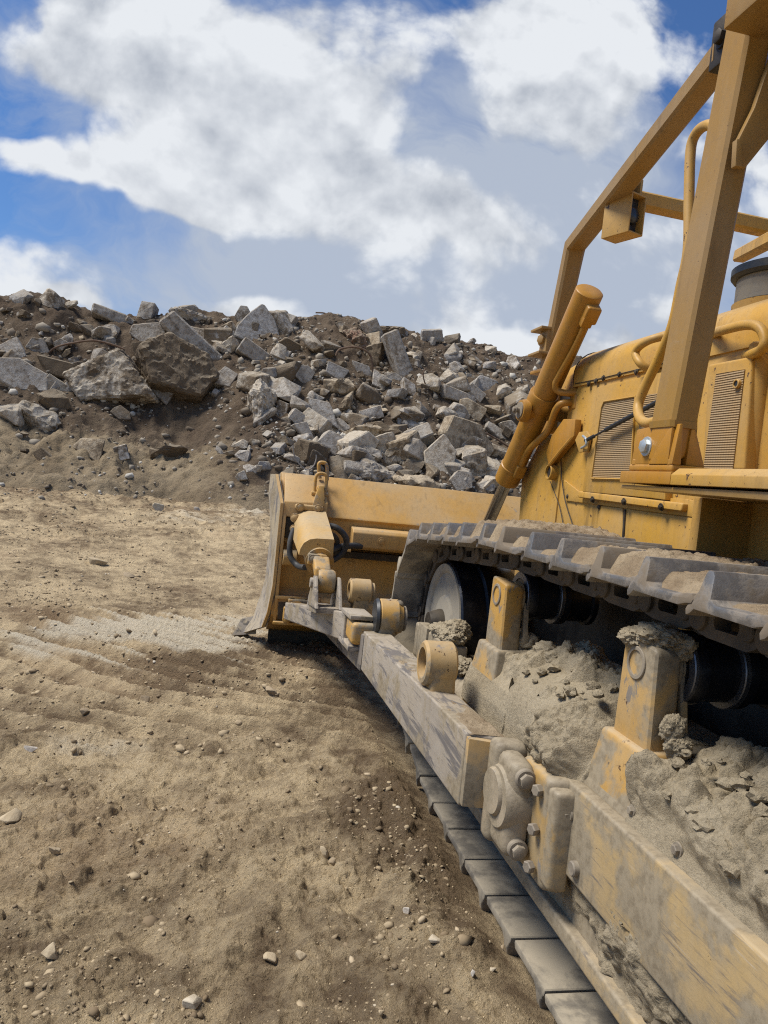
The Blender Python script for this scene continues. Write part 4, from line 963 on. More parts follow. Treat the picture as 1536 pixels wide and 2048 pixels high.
def build_track():
    for i in range(NSH):
        fr = shoe_frame(i, PHASE); c, d, n = fr
        if c[0] < -1.0 and False: continue
        top, front = n[1] > .6, d[1] < -.25 and c[0] > 4
        r = random.Random(40+i)
        b = MB(); t = bmesh.new()
        jig = r.uniform(-.009, .006)
        SP = FLAT if n[1] < -.6 else SHOE
        lo = [t.verts.new(to_world(XO+(.010 if .05 < q[0] < .125 and q[1] > .09 else 0)+jig, q, fr)) for q in SP]
        hi = [t.verts.new(to_world(XI-(.02 if .05 < q[0] < .125 and q[1] > .09 else 0), q, fr)) for q in SP]
        t.faces.new(lo[::-1]); t.faces.new(hi); m = len(SHOE)
        for k in range(m): t.faces.new([lo[k], lo[(k+1) % m], hi[(k+1) % m], hi[k]])
        bmesh.ops.recalc_face_normals(t, faces=t.faces)
        ed = [e for e in t.edges if (e.verts[0] in lo and e.verts[1] in lo)]
        bmesh.ops.bevel(t, geom=ed, offset=.006, segments=2, profile=.6, affect='EDGES', clamp_overlap=True)
        b._join(t)
        if not top:                                      # shoe bolts show on the inner face away from the links
            pass
        sh = part(b, 'track_shoe', 'steel' if top and c[0] < 4.9 else 'steel_dirty')
        if c[0] > .3:
            b = MB()
            for xa in (1.405, 1.60):                      # the two link halves of the chain, each with its window
                outl = [to_world(0, q, fr)[1:] for q in LINK]
                t = bmesh.new()
                def ring(x, q2): return [t.verts.new((x, *to_world(0, q, fr)[1:])) for q in q2]
                hole = [(-.022+.034*math.cos(a), -.050+.036*math.sin(a)) for a in np.linspace(0, 2*math.pi, 13)[:-1]]
                hole = [(q[0], max(-.085, min(-.016, q[1]))) for q in hole]
                # outer outline resampled to the hole's 12 points so that a ring of quads can join them
                o12 = [LINK[k] for k in (6, 7, 8, 9, 10, 11, 0, 1, 2, 3, 4, 5)]
                h12 = [min(hole, key=lambda q: 0)]*12
                ang = lambda q, cc=(-.022, -.050): math.atan2(q[1]-cc[1], q[0]-cc[0])
                h12 = [(-.020+.056*math.cos(ang(q))*1.0, -.054+.042*math.sin(ang(q))*.9) for q in o12]
                A0, A1, B0, B1 = ring(xa, o12), ring(xa+.055, o12), ring(xa, h12), ring(xa+.055, h12)
                for k in range(12):
                    j = (k+1) % 12
                    t.faces.new([A0[k], A0[j], B0[j], B0[k]]); t.faces.new([A1[k], B1[k], B1[j], A1[j]])
                    t.faces.new([A0[k], A1[k], A1[j], A0[j]]); t.faces.new([B0[k], B0[j], B1[j], B1[k]])
                bmesh.ops.recalc_face_normals(t, faces=t.faces); b._join(t)
            # pin boss
            p = to_world(1.39, (.10, -.055), fr); b.cyl(p, (1.68, p[1], p[2]), .040, 16)
            p = to_world(1.395, (-.115, -.052), fr); b.cyl(p, (1.47, p[1], p[2]), .030, 14)
            lk = part(b, 'track_link', 'link', sh)
        # dry soil lying between the grousers on the upper run
        if top and .6 < c[0] < 4.75:
            full = {0: 1.0, 1: .85, 2: .1, 3: .9, 4: 1.0}.get(i % 5, .5)
            px_near = c[0]
            full = float(np.interp(px_near, [1.55, 1.75, 1.95, 2.25, 2.55, 2.85, 3.0, 3.2, 3.5, 4.2], [.10, .12, .70, .85, .55, .10, .35, .9, 1.0, .7]))
            nx, ns = 84, 34
            xs = np.linspace(XO+.012, XI-.02, nx); ss = np.linspace(-.165, .088, ns)
            X, S = np.meshgrid(xs, ss)
            q = .5*fbm(X*9, S*11+i*3.1, 5.5, 6, .72, True)+.55*clods(X*26, (S+i*.31)*26, i % 9, .6)+.3*clods(X*55, (S+i*.31)*55, i % 7+9, .6)
            edge = sstep(0, .07, X-XO-.01)*sstep(0, .05, S+.17+.02*q)
            inb = sstep(1.22, 1.42, X)
            hgt = (.012+.058*edge*(.55+.45*fbm(X*3, S*3+i*2.2, 2, 3)))*full+.026*edge*full*q+.03*inb*full
            hgt = .030+hgt*edge-.008*(1-edge)+(S+.165)*.10*full*edge
            hgt = np.where(X < XO+.02, .02, hgt)
            P = np.stack([X, c[0]+d[0]*S+n[0]*hgt, c[1]+d[1]*S+n[1]*hgt], -1)
            grid_mesh('packed_soil', P, M['soil_on_track'], sh)
build_track()

# ---- rollers, idler, track frame
def build_rollers():
    for (y, z) in ROL:
        b = MB()
        b.lathe([(0, .05), (0, .108), (.012, .116), (.05, .116), (.055, .104), (.165, .104), (.17, .118), (.185, .122), (.215, .122), (.225, .104), (.33, .104), (.335, .118), (.36, .118), (.362, .05)], (1.415, y, z), (1, 0, 0), 48)
        o = part(b, 'carrier_roller', 'roller')
        b = MB(); b.tubering((1.410, y, z), (1.426, y, z), .118, .086, 48, .003); b.cut(); b.tubering((1.578, y, z), (1.600, y, z), .1245, .10, 48, .003); part(b, 'rim', 'roller_edge', o)
        b = MB(); b.lathe([(0, .05), (.03, .062), (.09, .070), (.12, .060)], (1.375, y, z), (1, 0, 0), 28); part(b, 'hub', 'paint_worn', o)
    b = MB(); y, z = IDL
    b.lathe([(0, .09), (.0, .16), (.035, .19), (.035, .33), (.012, .345), (0, .375), (0, .398), (.012, .408), (.16, .408), (.17, .43), (.24, .43), (.25, .408), (.40, .408), (.41, .39), (.41, .09)], (1.425, y, z), (1, 0, 0), 64)
    o = part(b, 'front_idler', 'roller')
    b = MB(); b.lathe([(0, .05), (0, .15), (.006, .185), (.030, .20), (.030, .33), (.010, .342), (-.003, .372), (-.003, .396), (.02, .399), (.02, .05)], (1.418, y, z), (1, 0, 0), 64); part(b, 'face_plate', 'idler', o)
    b = MB(); b.lathe([(0, .03), (0, .075), (.07, .10), (.10, .10)], (1.33, y, z), (1, 0, 0), 28); part(b, 'hub', 'dark', o)
build_rollers()
def tower(y, z_top, zb, ybx, near):
    "yellow support arm carrying a carrier roller"
    b = MB()
    b.hexa([(1.285, y-.115, .98), (1.385, y-.10, .98), (1.385, y+.085, .98), (1.285, y+.10, .98), (1.285, y-.10, z_top-.02), (1.385, y-.085, z_top-.03), (1.385, y+.07, z_top-.02), (1.285, y+.09, z_top)], .022, 3)
    b.hexa([(1.225, y-.20, zb), (1.46, y-.17, zb), (1.46, y+.16, zb), (1.225, y+.19, zb), (1.262, y-.135, 1.0), (1.42, y-.115, 1.0), (1.42, y+.10, 1.0), (1.262, y+.125, 1.0)], .018, 3)
    b.cyl((1.36, y, ROL[0][1]), (1.40, y, ROL[0][1]), .075, 24)
    b.prism([(y-.10, 1.03), (y-.06, 1.22), (y-.04, 1.22), (y-.07, 1.03)], 'x', 1.40, 1.425, .004)
    o = part(b, 'roller_support', 'paint_worn')
    b = MB(); b.tubering((1.279, y+.0, z_top-.085), (1.288, y+.0, z_top-.085), .052, .040, 24, .002)
    part(b, 'pin_cap', 'bolt', o); b = MB(); b.bolt((1.335, y-.108, .97), (0, -1, 0), .016, .02); part(b, 'bolt', 'bolt', o)
tower(3.36, 1.325, .66, 0, False); tower(2.10, 1.325, .66, 0, True)
def build_frame():
    b = MB()
    prof = [(1.235, .30), (1.235, .80), (1.262, .875), (1.33, .925), (1.80, .94), (1.80, .30)]
    b.prism(prof, 'y', -1.2, 3.52, .02, 3)
    b.prism([(1.25, .40), (1.25, .66), (1.33, .73), (1.72, .74), (1.72, .40)], 'y', 3.5, 4.35, .03, 3)
    fr = part(b, 'track_frame', 'paint_muddy')
    b = MB()                                             # recoil spring cover between the towers: a hump with a rounded shoulder
    rings = []
    for y, k in ((2.42, .0), (2.43, .85), (2.50, 1.0), (2.95, 1.0), (3.03, .86), (3.06, .5), (3.07, 0)):
        rings.append([(1.218+.05*(1-k), y, .60), (1.226+.05*(1-k), y, .60+.24*k), (1.26+.04*(1-k), y, .60+.335*k), (1.33, y, .60+.395*k), (1.45, y, .60+.43*k), (1.62, y, .60+.43*k), (1.66, y, .60)])
    b.loft(rings); part(b, 'spring_cover', 'mud', fr, 50)
    b = MB()                                             # idler yoke bracket
    b.box(1.27, 1.40, 4.02, 4.58, .60, .83, .012, 3); b.box(1.255, 1.285, 4.40, 4.60, .60, .85, .008); b.box(1.25, 1.41, 4.58, 4.66, .62, .84, .02, 3)
    part(b, 'idler_yoke', 'paint_muddy', fr)
    b = MB(); b.box(1.90, 3.5, -1.4, 4.55, .42, 1.30, .03); b.box(1.78, 1.92, -1.2, 3.4, .35, .90, .02); part(b, 'belly_pan', 'dark')
    b = MB()                                             # the upper guard plate along the outside
    b.prism([(2.36, .50), (2.42, .545), (2.40, .775), (2.34, .795), (-.9, .845), (-.9, .545)], 'x', 1.185, 1.236, .010, 3)
    gd = part(b, 'track_guard', 'guard')
    b = MB()
    b.bolt((1.184, 2.22, .70), (-1, 0, 0), .016, .024); b.cut()
    b.cyl((1.20, 2.14, .56), (1.165, 2.14, .56), .024, 16); b.cut(); b.bolt((1.236, 1.72, .838), (-1, 0, 0), .014, .016); b.cut(); b.bolt((1.236, 1.95, .838), (-1, 0, 0), .012, .014)
    part(b, 'bolt', 'bolt', gd)
    b = MB()                                             # lower roller guard with its narrow bottom rail
    b.prism([(3.72, .30), (3.72, .40), (3.3, .50), (-.9, .53), (-.9, .34)], 'x', 1.285, 1.31, .006)
    b.prism([(4.05, .265), (4.05, .315), (3.5, .33), (-.9, .345), (-.9, .285)], 'x', 1.20, 1.30, .012, 3)
    b.prism([(2.62, .315), (2.62, .43), (2.28, .50), (1.98, .50), (1.98, .32)], 'x', 1.245, 1.29, .008)
    part(b, 'roller_guard', 'guard')
build_frame()

# ---- caked mud
def mud_sheet(name, P, parent=None, mat='mud'):
    return grid_mesh(name, P, M[mat], parent or DZ)
def lump_h(a, b, s, seed):
    q = fbm(a*s, b*s, seed, 6, .6, True); w = fbm(a*s*.45, b*s*.45, seed+5, 3)
    cell = np.abs(fbm(a*s*2.2, b*s*2.2, seed+9, 3, .55))
    c1 = clods(a*s*1.5, b*s*1.5, int(seed*3) % 50, .62); c2 = clods(a*s*3.4, b*s*3.4, int(seed*5) % 50+3, .6); c3 = clods(a*s*7.5, b*s*7.5, int(seed*7) % 50+5, .55)
    k = sstep(-.30, .10, fbm(a*s*.33, b*s*.33, seed+21, 3))                 # crumbly in places, powdery between
    return .20*q+.62*w+(.46*c1+.26*c2+.13*c3)*k+.05*c2-.22
def build_mud():
    def over_frame(y0, y1, mask, base, amp, seed, n=240, m=150):
        "mud lying over the frame's shoulder: v runs from the outer plate up and inwards"
        path = np.array([(1.185, .70), (1.19, .80), (1.225, .885), (1.30, .945), (1.42, .965), (1.60, .975), (1.78, .96)])
        nor = np.array([(-1, .1), (-.95, .3), (-.8, .6), (-.45, .9), (-.1, 1), (0, 1), (.1, 1)], float); nor /= np.linalg.norm(nor, axis=1)[:, None]
        tt = np.linspace(0, 1, len(path)); v = np.linspace(0, 1, m); y = np.linspace(y0, y1, n)
        px, pz = np.interp(v, tt, path[:, 0]), np.interp(v, tt, path[:, 1]); nx, nz = np.interp(v, tt, nor[:, 0]), np.interp(v, tt, nor[:, 1])
        Yg, Vg = np.meshgrid(y, v, indexing='ij')
        h = lump_h(Yg, Vg*.62, 7.5, seed)
        k = mask(Yg, Vg+.12*fbm(Yg*5, Vg*4, seed+2, 4))
        t = -.03+k*(base+amp*h+.03)
        t = np.where((Yg <= y[0]+1e-6) | (Yg >= y[-1]-1e-6), -.06, t)
        X = px[None]+nx[None]*t; Zz = pz[None]+nz[None]*t
        return np.stack([X, Yg+.02*fbm(Yg*9, Vg*6, seed+3, 3), Zz], -1)
    mk = lambda Y, V: sstep(.12, .30, V)*sstep(2.98, 2.86, Y)*sstep(2.27, 2.34, Y)
    # heavy mud in front of the near tower (towards the camera)
    mud_sheet('caked_mud', over_frame(.5, 1.97, lambda Y, V: sstep(.24, .40, V+.10*(1.3-Y)), .055, .105, 3.3, 300, 170))
    # mud wedge between guard plate and spring cover
    mud_sheet('caked_mud', over_frame(2.24, 2.80, lambda Y, V: sstep(.08, .20, V)*sstep(2.25, 2.31, Y)*sstep(2.76, 2.60, Y+.25*V)*sstep(.72, .50, V), .055, .10, 7.7, 170, 130))
    # mud behind the spring cover, under the far roller
    mud_sheet('caked_mud', over_frame(2.95, 3.52, lambda Y, V: sstep(.42, .58, V)*sstep(2.95, 3.02, Y), .02, .075, 9.1, 130, 110))
    # lumps stuck on the spring cover's top
    yy, xx = np.meshgrid(np.linspace(2.42, 3.06, 150), np.linspace(1.26, 1.70, 110), indexing='ij')
    hh = lump_h(yy, xx, 8, 1.7); kk = sstep(.40, .72, fbm(yy*3.2, xx*3.2, 12.5, 4)*1.2+.45+.5*sstep(1.40, 1.62, xx))
    base = np.interp(xx, [1.26, 1.33, 1.45, 1.62, 1.7], [.935, .995, 1.03, 1.03, 1.0])*1.0
    mud_sheet('caked_mud', np.stack([xx, yy, base-.02+kk*(.035+.085*np.clip(hh+.35, 0, 2))-.10*(1-sstep(2.42, 2.47, yy)*sstep(3.06, 3.01, yy)*sstep(1.70, 1.66, xx))], -1))
    # mud hanging in the recess below the guard plate
    yy, zz = np.meshgrid(np.linspace(.6, 2.42, 260), np.linspace(.30, .56, 70), indexing='ij')
    hh = lump_h(yy, zz, 7, 4.4); fl = fbm(yy*4.5, zz*.9, 8.8, 4, .6, True)
    mud_sheet('caked_mud', np.stack([1.283-.042-.055*np.clip(hh, -.6, 1)-.05*np.clip(fl, -.3, 1)*sstep(.34, .5, zz), yy, zz], -1))
    # crust hanging from the lower edge of the guard plate
    yy, zz = np.meshgrid(np.linspace(.6, 2.40, 240), np.linspace(.40, .56, 40), indexing='ij')
    fl = fbm(yy*3.6, .3, 18.8, 4, .6); drop = .555-.10*np.clip(fl+.15, 0, 1)-.012
    zc = np.maximum(zz, drop)
    mud_sheet('caked_mud', np.stack([1.222-.016*fbm(yy*9, zz*9, 3.1, 4), yy, zc], -1))
    # clods: on the near tower's head, on the idler yoke, on the tower step
    b = MB()
    for (c, r, s, sq) in (((1.345, 2.10, 1.325), .070, 1.1, (1.0, 1.25, .55)), ((1.30, 2.15, 1.31), .045, 4.2, (1, 1.1, .7)), ((1.39, 2.05, 1.31), .050, 7.3, (1, 1, .8)),
                          ((1.37, 2.19, 1.10), .06, 3.1, (1, 1, .8)), ((1.345, 1.965, 1.08), .036, 2.2, (1, .8, 1.2)), ((1.36, 1.95, 1.03), .04, 6.2, (1, .8, 1))):
        b.ico(c, r, 5, .42, 2.3, s, sq, .72); b.cut()
    part(b, 'caked_mud', 'mud', None, 60)
    b = MB()
    for (c, r, s, sq) in (((1.345, 4.30, .86), .085, 1.6, (1, 1.3, .55)), ((1.33, 4.12, .87), .075, 5.2, (.9, 1.2, .7)), ((1.37, 4.15, .90), .075, 8.2, (1, 1, .8)), ((1.33, 3.90, .75), .08, 9.9, (1, 1.4, .6))):
        b.ico(c, r, 5, .45, 2.2, s, sq, .72); b.cut()
    part(b, 'caked_mud', 'mud', None, 60)
    b = MB()
    for k in range(34):                                  # loose clods along the frame top and behind
        r = random.Random(k+70); y = r.uniform(2.2, 4.0) if k < 8 else r.uniform(2.95, 3.4) if k < 20 else r.uniform(1.2, 1.95); x = r.uniform(1.40, 1.72)
        b.ico((x, y, .99+r.uniform(-.02, .05)), r.uniform(.025, .070), 4, .45, 2.2, k*1.3, (1, r.uniform(.8, 1.4), .75), .7); b.cut()
    part(b, 'caked_mud', 'mud', None, 60)
    b = MB()
    for k in range(46):                                  # crumbs that have rolled on to the slope of the packed mud
        r = random.Random(k+370); near = k % 3 != 0
        y = r.uniform(1.25, 1.93) if near else r.uniform(2.45, 2.95); x = r.uniform(1.22, 1.50)
        z = float(np.interp(x, [1.20, 1.26, 1.34, 1.5], [.88, .96, 1.035, 1.06]))+(.0 if near else -.01)
        b.ico((x, y, z+r.uniform(-.012, .012)), r.uniform(.008, .024), 2, .95, 2.0, k*1.7, (1, r.uniform(.8, 1.3), .7), .8); b.cut()
    part(b, 'mud_crumb', 'mud', None, 16)
build_mud()

# ---- push arm, trunnion, brace and tilt cylinder
def build_arm():
    b = MB()
    b.hexa([(.952, 2.655, .527), (1.105, 2.62, .527), (1.13, 4.9, .465), (.952, 4.85, .465), (.952, 2.655, .81), (1.105, 2.62, .80), (1.13, 4.9, .715), (.952, 4.85, .715)], .010, 3)
    arm = part(b, 'push_arm', 'scraped', None, 38, 'scraped grey push arm with scratches along its outer side')
    b = MB()                                             # angled nose plate running on to the foot of the blade
    b.hexa([(.945, 4.80, .455), (1.12, 4.85, .455), (1.12, 6.95, .26), (.96, 6.95, .26), (.945, 4.80, .70), (1.12, 4.85, .70), (1.12, 6.95, .43), (.96, 6.95, .43)], .012)
    part(b, 'arm_nose', 'dark_scraped', arm)
    b = MB()
    b.hexa([(.955, 2.618, .54), (1.10, 2.592, .54), (1.10, 2.625, .54), (.955, 2.652, .54), (.955, 2.618, .80), (1.10, 2.592, .79), (1.10, 2.625, .79), (.955, 2.652, .80)], .005)
    part(b, 'end_plate', 'paint_worn', arm)
    # dry soil along the arm's top
    yy, xx = np.meshgrid(np.linspace(2.64, 4.75, 240), np.linspace(.965, 1.11, 36), indexing='ij')
    top = .81-(yy-2.65)*.0432-(xx-.95)*.06
    e = sstep(0, .02, xx-.965)*sstep(0, .015, 1.11-xx)
    h = .001+.018*np.clip(lump_h(yy, xx, 12, 6.6)+.05, 0, 1.5)*e*sstep(4.7, 3.4, yy)*sstep(2.64, 2.72, yy)-.004*(1-e)
    grid_mesh('packed_soil', np.stack([xx, yy, top+h], -1), M['soil_on_track'], arm)
    # bushing on the arm
    b = MB()
    c = A(846, 1325, X=.96); y0, z0 = c[1], c[2]
    b.tubering((.955, y0, z0), (1.105, y0-.0, z0), .105, .072, 40, .012)
    b.hexa([(.985, y0-.095, .74), (1.105, y0-.10, .74), (1.105, y0+.10, .74), (.985, y0+.095, .74), (.99, y0-.09, z0-.02), (1.10, y0-.09, z0-.02), (1.10, y0+.09, z0-.02), (.99, y0+.09, z0-.02)], .02, 3)
    part(b, 'bushing', 'paint_chipped', arm)
    b = MB(); b.cyl((1.0, y0, z0), (1.10, y0, z0), .0715, 32, None, 0); part(b, 'bore', 'dark', arm)
    # ball cap at the rear joint
    b = MB()
    b.lathe([(0, .02), (0, .105), (.018, .118), (.11, .118), (.13, .10), (.13, .02)], (1.035, 2.50, .635), (1, 0, 0), 40)
    b.hexa([(1.03, 2.54, .44), (1.15, 2.515, .44), (1.15, 2.60, .44), (1.03, 2.62, .44), (1.03, 2.53, .82), (1.15, 2.50, .82), (1.15, 2.60, .82), (1.03, 2.62, .82)], .035, 4)
    b.hexa([(1.045, 2.405, .45), (1.13, 2.39, .45), (1.13, 2.54, .45), (1.045, 2.57, .45), (1.045, 2.395, .79), (1.13, 2.38, .79), (1.13, 2.54, .80), (1.045, 2.57, .80)], .04, 4)
    cap = part(b, 'joint_cap', 'muddy_joint')
    b = MB(); b.lathe([(0, .02), (0, .078), (.010, .085), (.03, .085)], (1.022, 2.52, .645), (1, 0, 0), 36); part(b, 'ball_end', 'muddy_joint', cap)
    for z in (.745, .495):
        b = MB(); b.cyl((1.092, 2.40, z), (1.09, 2.375, z), .036, 20); b.bolt((1.09, 2.38, z), (-.06, -1, 0), .025, .024, False); part(b, 'bolt', 'bolt', cap)
    # bolted pad on the track frame that carries the joint
    b = MB()
    b.hexa([(1.135, 2.27, .41), (1.20, 2.24, .41), (1.20, 2.50, .41), (1.135, 2.50, .41), (1.12, 2.27, .79), (1.20, 2.24, .80), (1.20, 2.50, .80), (1.12, 2.50, .79)], .025, 4)
    b.hexa([(1.13, 2.215, .44), (1.195, 2.20, .44), (1.195, 2.265, .44), (1.13, 2.28, .44), (1.125, 2.215, .77), (1.195, 2.20, .775), (1.195, 2.265, .775), (1.125, 2.28, .77)], .018, 3)
    pad = part(b, 'joint_bracket', 'muddy_yellow_joint')
    for z in (.735, .60, .47):
        b = MB(); b.bolt((1.125, 2.325, z), (-1, -.35, 0), .021, .030, False); part(b, 'bolt', 'bolt', pad)
    # front joint on the arm: bushing with dust ring
    b = MB(); c = A(778, 1232, Y=4.92); x0 = 1.03; z0 = c[2]-.005
    b.lathe([(0, .04), (0, .112), (.012, .122), (.125, .122), (.14, .108), (.16, .10), (.16, .04)], (x0+.02, 4.90, z0), (1, -.05, .02), 40)
    b.hexa([(1.04, 4.79, .66), (1.16, 4.79, .66), (1.16, 5.0, .66), (1.04, 5.0, .66), (1.05, 4.80, z0), (1.15, 4.80, z0), (1.15, 4.99, z0), (1.05, 4.99, z0)], .02, 3)
    fj = part(b, 'front_bushing', 'paint_chipped')
    b = MB(); b.lathe([(0, .09), (0, .116), (.02, .124), (.035, .11), (.035, .09)], (x0-.005, 4.90, z0), (1, -.05, .02), 36); part(b, 'seal_ring', 'black', fj)
    b = MB(); b.lathe([(0, .02), (0, .07), (.02, .085), (.03, .085)], (x0+.17, 4.89, z0), (1, 0, 0), 24); b.bolt((x0+.15, 4.86, z0+.10), (.4, -.6, .7), .022, .02); part(b, 'pin_cap', 'bolt', fj)
    # brace between the arm's front joint and the blade's end
    b = MB()
    b.hexa([(.875, 5.20, .565), (1.05, 5.20, .565), (.76, 6.80, .375), (.585, 6.80, .375), (.875, 5.20, .77), (1.05, 5.20, .77), (.76, 6.80, .53), (.585, 6.80, .53)], .012, 3)
    b.hexa([(.872, 4.95, .765), (1.035, 4.95, .765), (1.03, 5.30, .755), (.86, 5.30, .755), (.872, 4.95, .795), (1.035, 4.95, .795), (1.03, 5.30, .785), (.86, 5.30, .785)], .008)
    b.hexa([(.872, 4.93, .555), (1.03, 4.93, .555), (1.03, 5.30, .545), (.86, 5.30, .545), (.872, 4.93, .59), (1.03, 4.93, .59), (1.03, 5.30, .585), (.86, 5.30, .585)], .008)
    br = part(b, 'brace', 'scraped', None, 38, 'scuffed grey brace from the push arm to the blade end')
    b = MB(); b.lathe([(0, .04), (0, .085), (.10, .07), (.24, .045), (.25, .03)], (.69, 6.78, .465), (-.12, 1, -.10), 24); part(b, 'ball_neck', 'paint_chipped', br)
    b = MB(); b.box(.885, 1.05, 4.90, 5.18, .605, .752, .03, 3); part(b, 'pivot_block', 'paint_chipped', br)
    b = MB()                                             # clevis ears that hold the tilt rod
    b.prism([(5.42, .74), (5.95, .68), (5.90, .76), (5.70, .945), (5.62, .945)], 'x', .685, .712, .006)
    b.prism([(5.42, .74), (5.95, .68), (5.90, .76), (5.70, .945), (5.62, .945)], 'x', .865, .89, .006)
    b.hexa([(.70,5.45,.70),(.89,5.45,.70),(.86,6.0,.62),(.69,6.0,.62),(.70,5.45,.745),(.89,5.45,.745),(.86,6.0,.685),(.69,6.0,.685)], .006)
    b.cyl((.665, 5.72, .885), (.69, 5.72, .885), .04, 20)
    part(b, 'clevis', 'scraped', br)
    b = MB(); c = A(718, 1182, Y=5.62)                    # spare eye standing behind the brace
    b.tubering((.955, 5.62, c[2]), (1.125, 5.62, c[2]), .095, .06, 36, .012); b.box(.99, 1.11, 5.55, 5.70, .62, c[2]-.05, .012)
    b.cyl((1.12, 5.62, c[2]), (1.15, 5.62, c[2]), .07, 24)
    part(b, 'brace_eye', 'paint_chipped', br)
    # tilt cylinder under its sheet guard
    b = MB(); p0 = Vector((.755, 6.85, 1.20)); p1 = Vector((.755, 5.98, 1.02))
    b.lathe([(0, .08), (.0, .115), (.9, .115), (.9, .06)], p0, p1-p0, 28); b.lathe([(0, .075), (.05, .075), (.13, .05), (.26, .05)], (.755, 6.0, 1.035), (0, -.86, -.42), 24)
    tc = part(b, 'tilt_cylinder', 'paint_chipped')
    b = MB()                                             # guard: sheet folded over the top and left
    sec = lambda y, x0, x1, zt, zb: [(x0, y, zb), (x0+.006, y, zt-.095), (x0+.03, y, zt-.045), (x0+.075, y, zt-.012), (x0+.13, y, zt), (x1, y, zt+.004), (x1+.004, y, zb+.02)]
    g0, g1 = sec(6.92, .60, .885, 1.375, 1.12), sec(5.98, .585, .855, 1.205, 1.06)
    b.loft([g0, g1]); part(b, 'cylinder_guard', 'guard_sheet', tc, 30)
    b = MB(); b.box(.655, .80, 5.895, 5.985, 1.0, 1.085, .008)
    for x in (.69, .765): b.bolt((x, 5.894, 1.05), (0, -1, 0), .024, .02)
    b.bolt((.60, 6.86, 1.30), (-.3, -1, 0), .03, .03); b.bolt((.60, 6.86, 1.20), (-.3, -1, 0), .026, .03)
    part(b, 'clamp', 'paint_chipped', tc)
    b = MB()
    b.lathe([(0, .02), (0, .085), (.02, .095), (.11, .095), (.13, .085), (.13, .02)], (.722, 5.73, .90), (1, 0, 0), 32); b.hexa([(.69,5.70,.92),(.82,5.70,.92),(.82,5.92,1.0),(.69,5.92,1.0),(.69,5.72,1.0),(.82,5.72,1.0),(.82,5.90,1.08),(.69,5.90,1.08)], .02, 3)
    part(b, 'rod_eye', 'paint_chipped', tc)
    b = MB()                                             # hydraulic hoses
    b.tube([(.87, 6.72, 1.27), (.98, 6.70, 1.25), (1.07, 6.72, 1.16), (1.06, 6.74, 1.04), (.97, 6.72, .96), (.86, 6.60, .955)], .028, 12, 6); b.cut()
    b.tube([(.88, 6.74, 1.20), (.96, 6.74, 1.18), (1.0, 6.76, 1.12), (.96, 6.76, 1.07), (.88, 6.7, 1.055)], .022, 12, 6); b.cut()
    b.tube([(.86, 6.66, 1.0), (1.0, 6.74, 1.07), (1.14, 6.85, 1.09), (1.25, 6.9, 1.09)], .030, 12, 6); b.cut()
    b.tube([(.60, 6.84, 1.20), (.575, 6.80, 1.08), (.59, 6.78, .95), (.66, 6.72, .88), (.70, 6.5, .90)], .026, 12, 6)
    part(b, 'hydraulic_hose', 'rubber', tc)

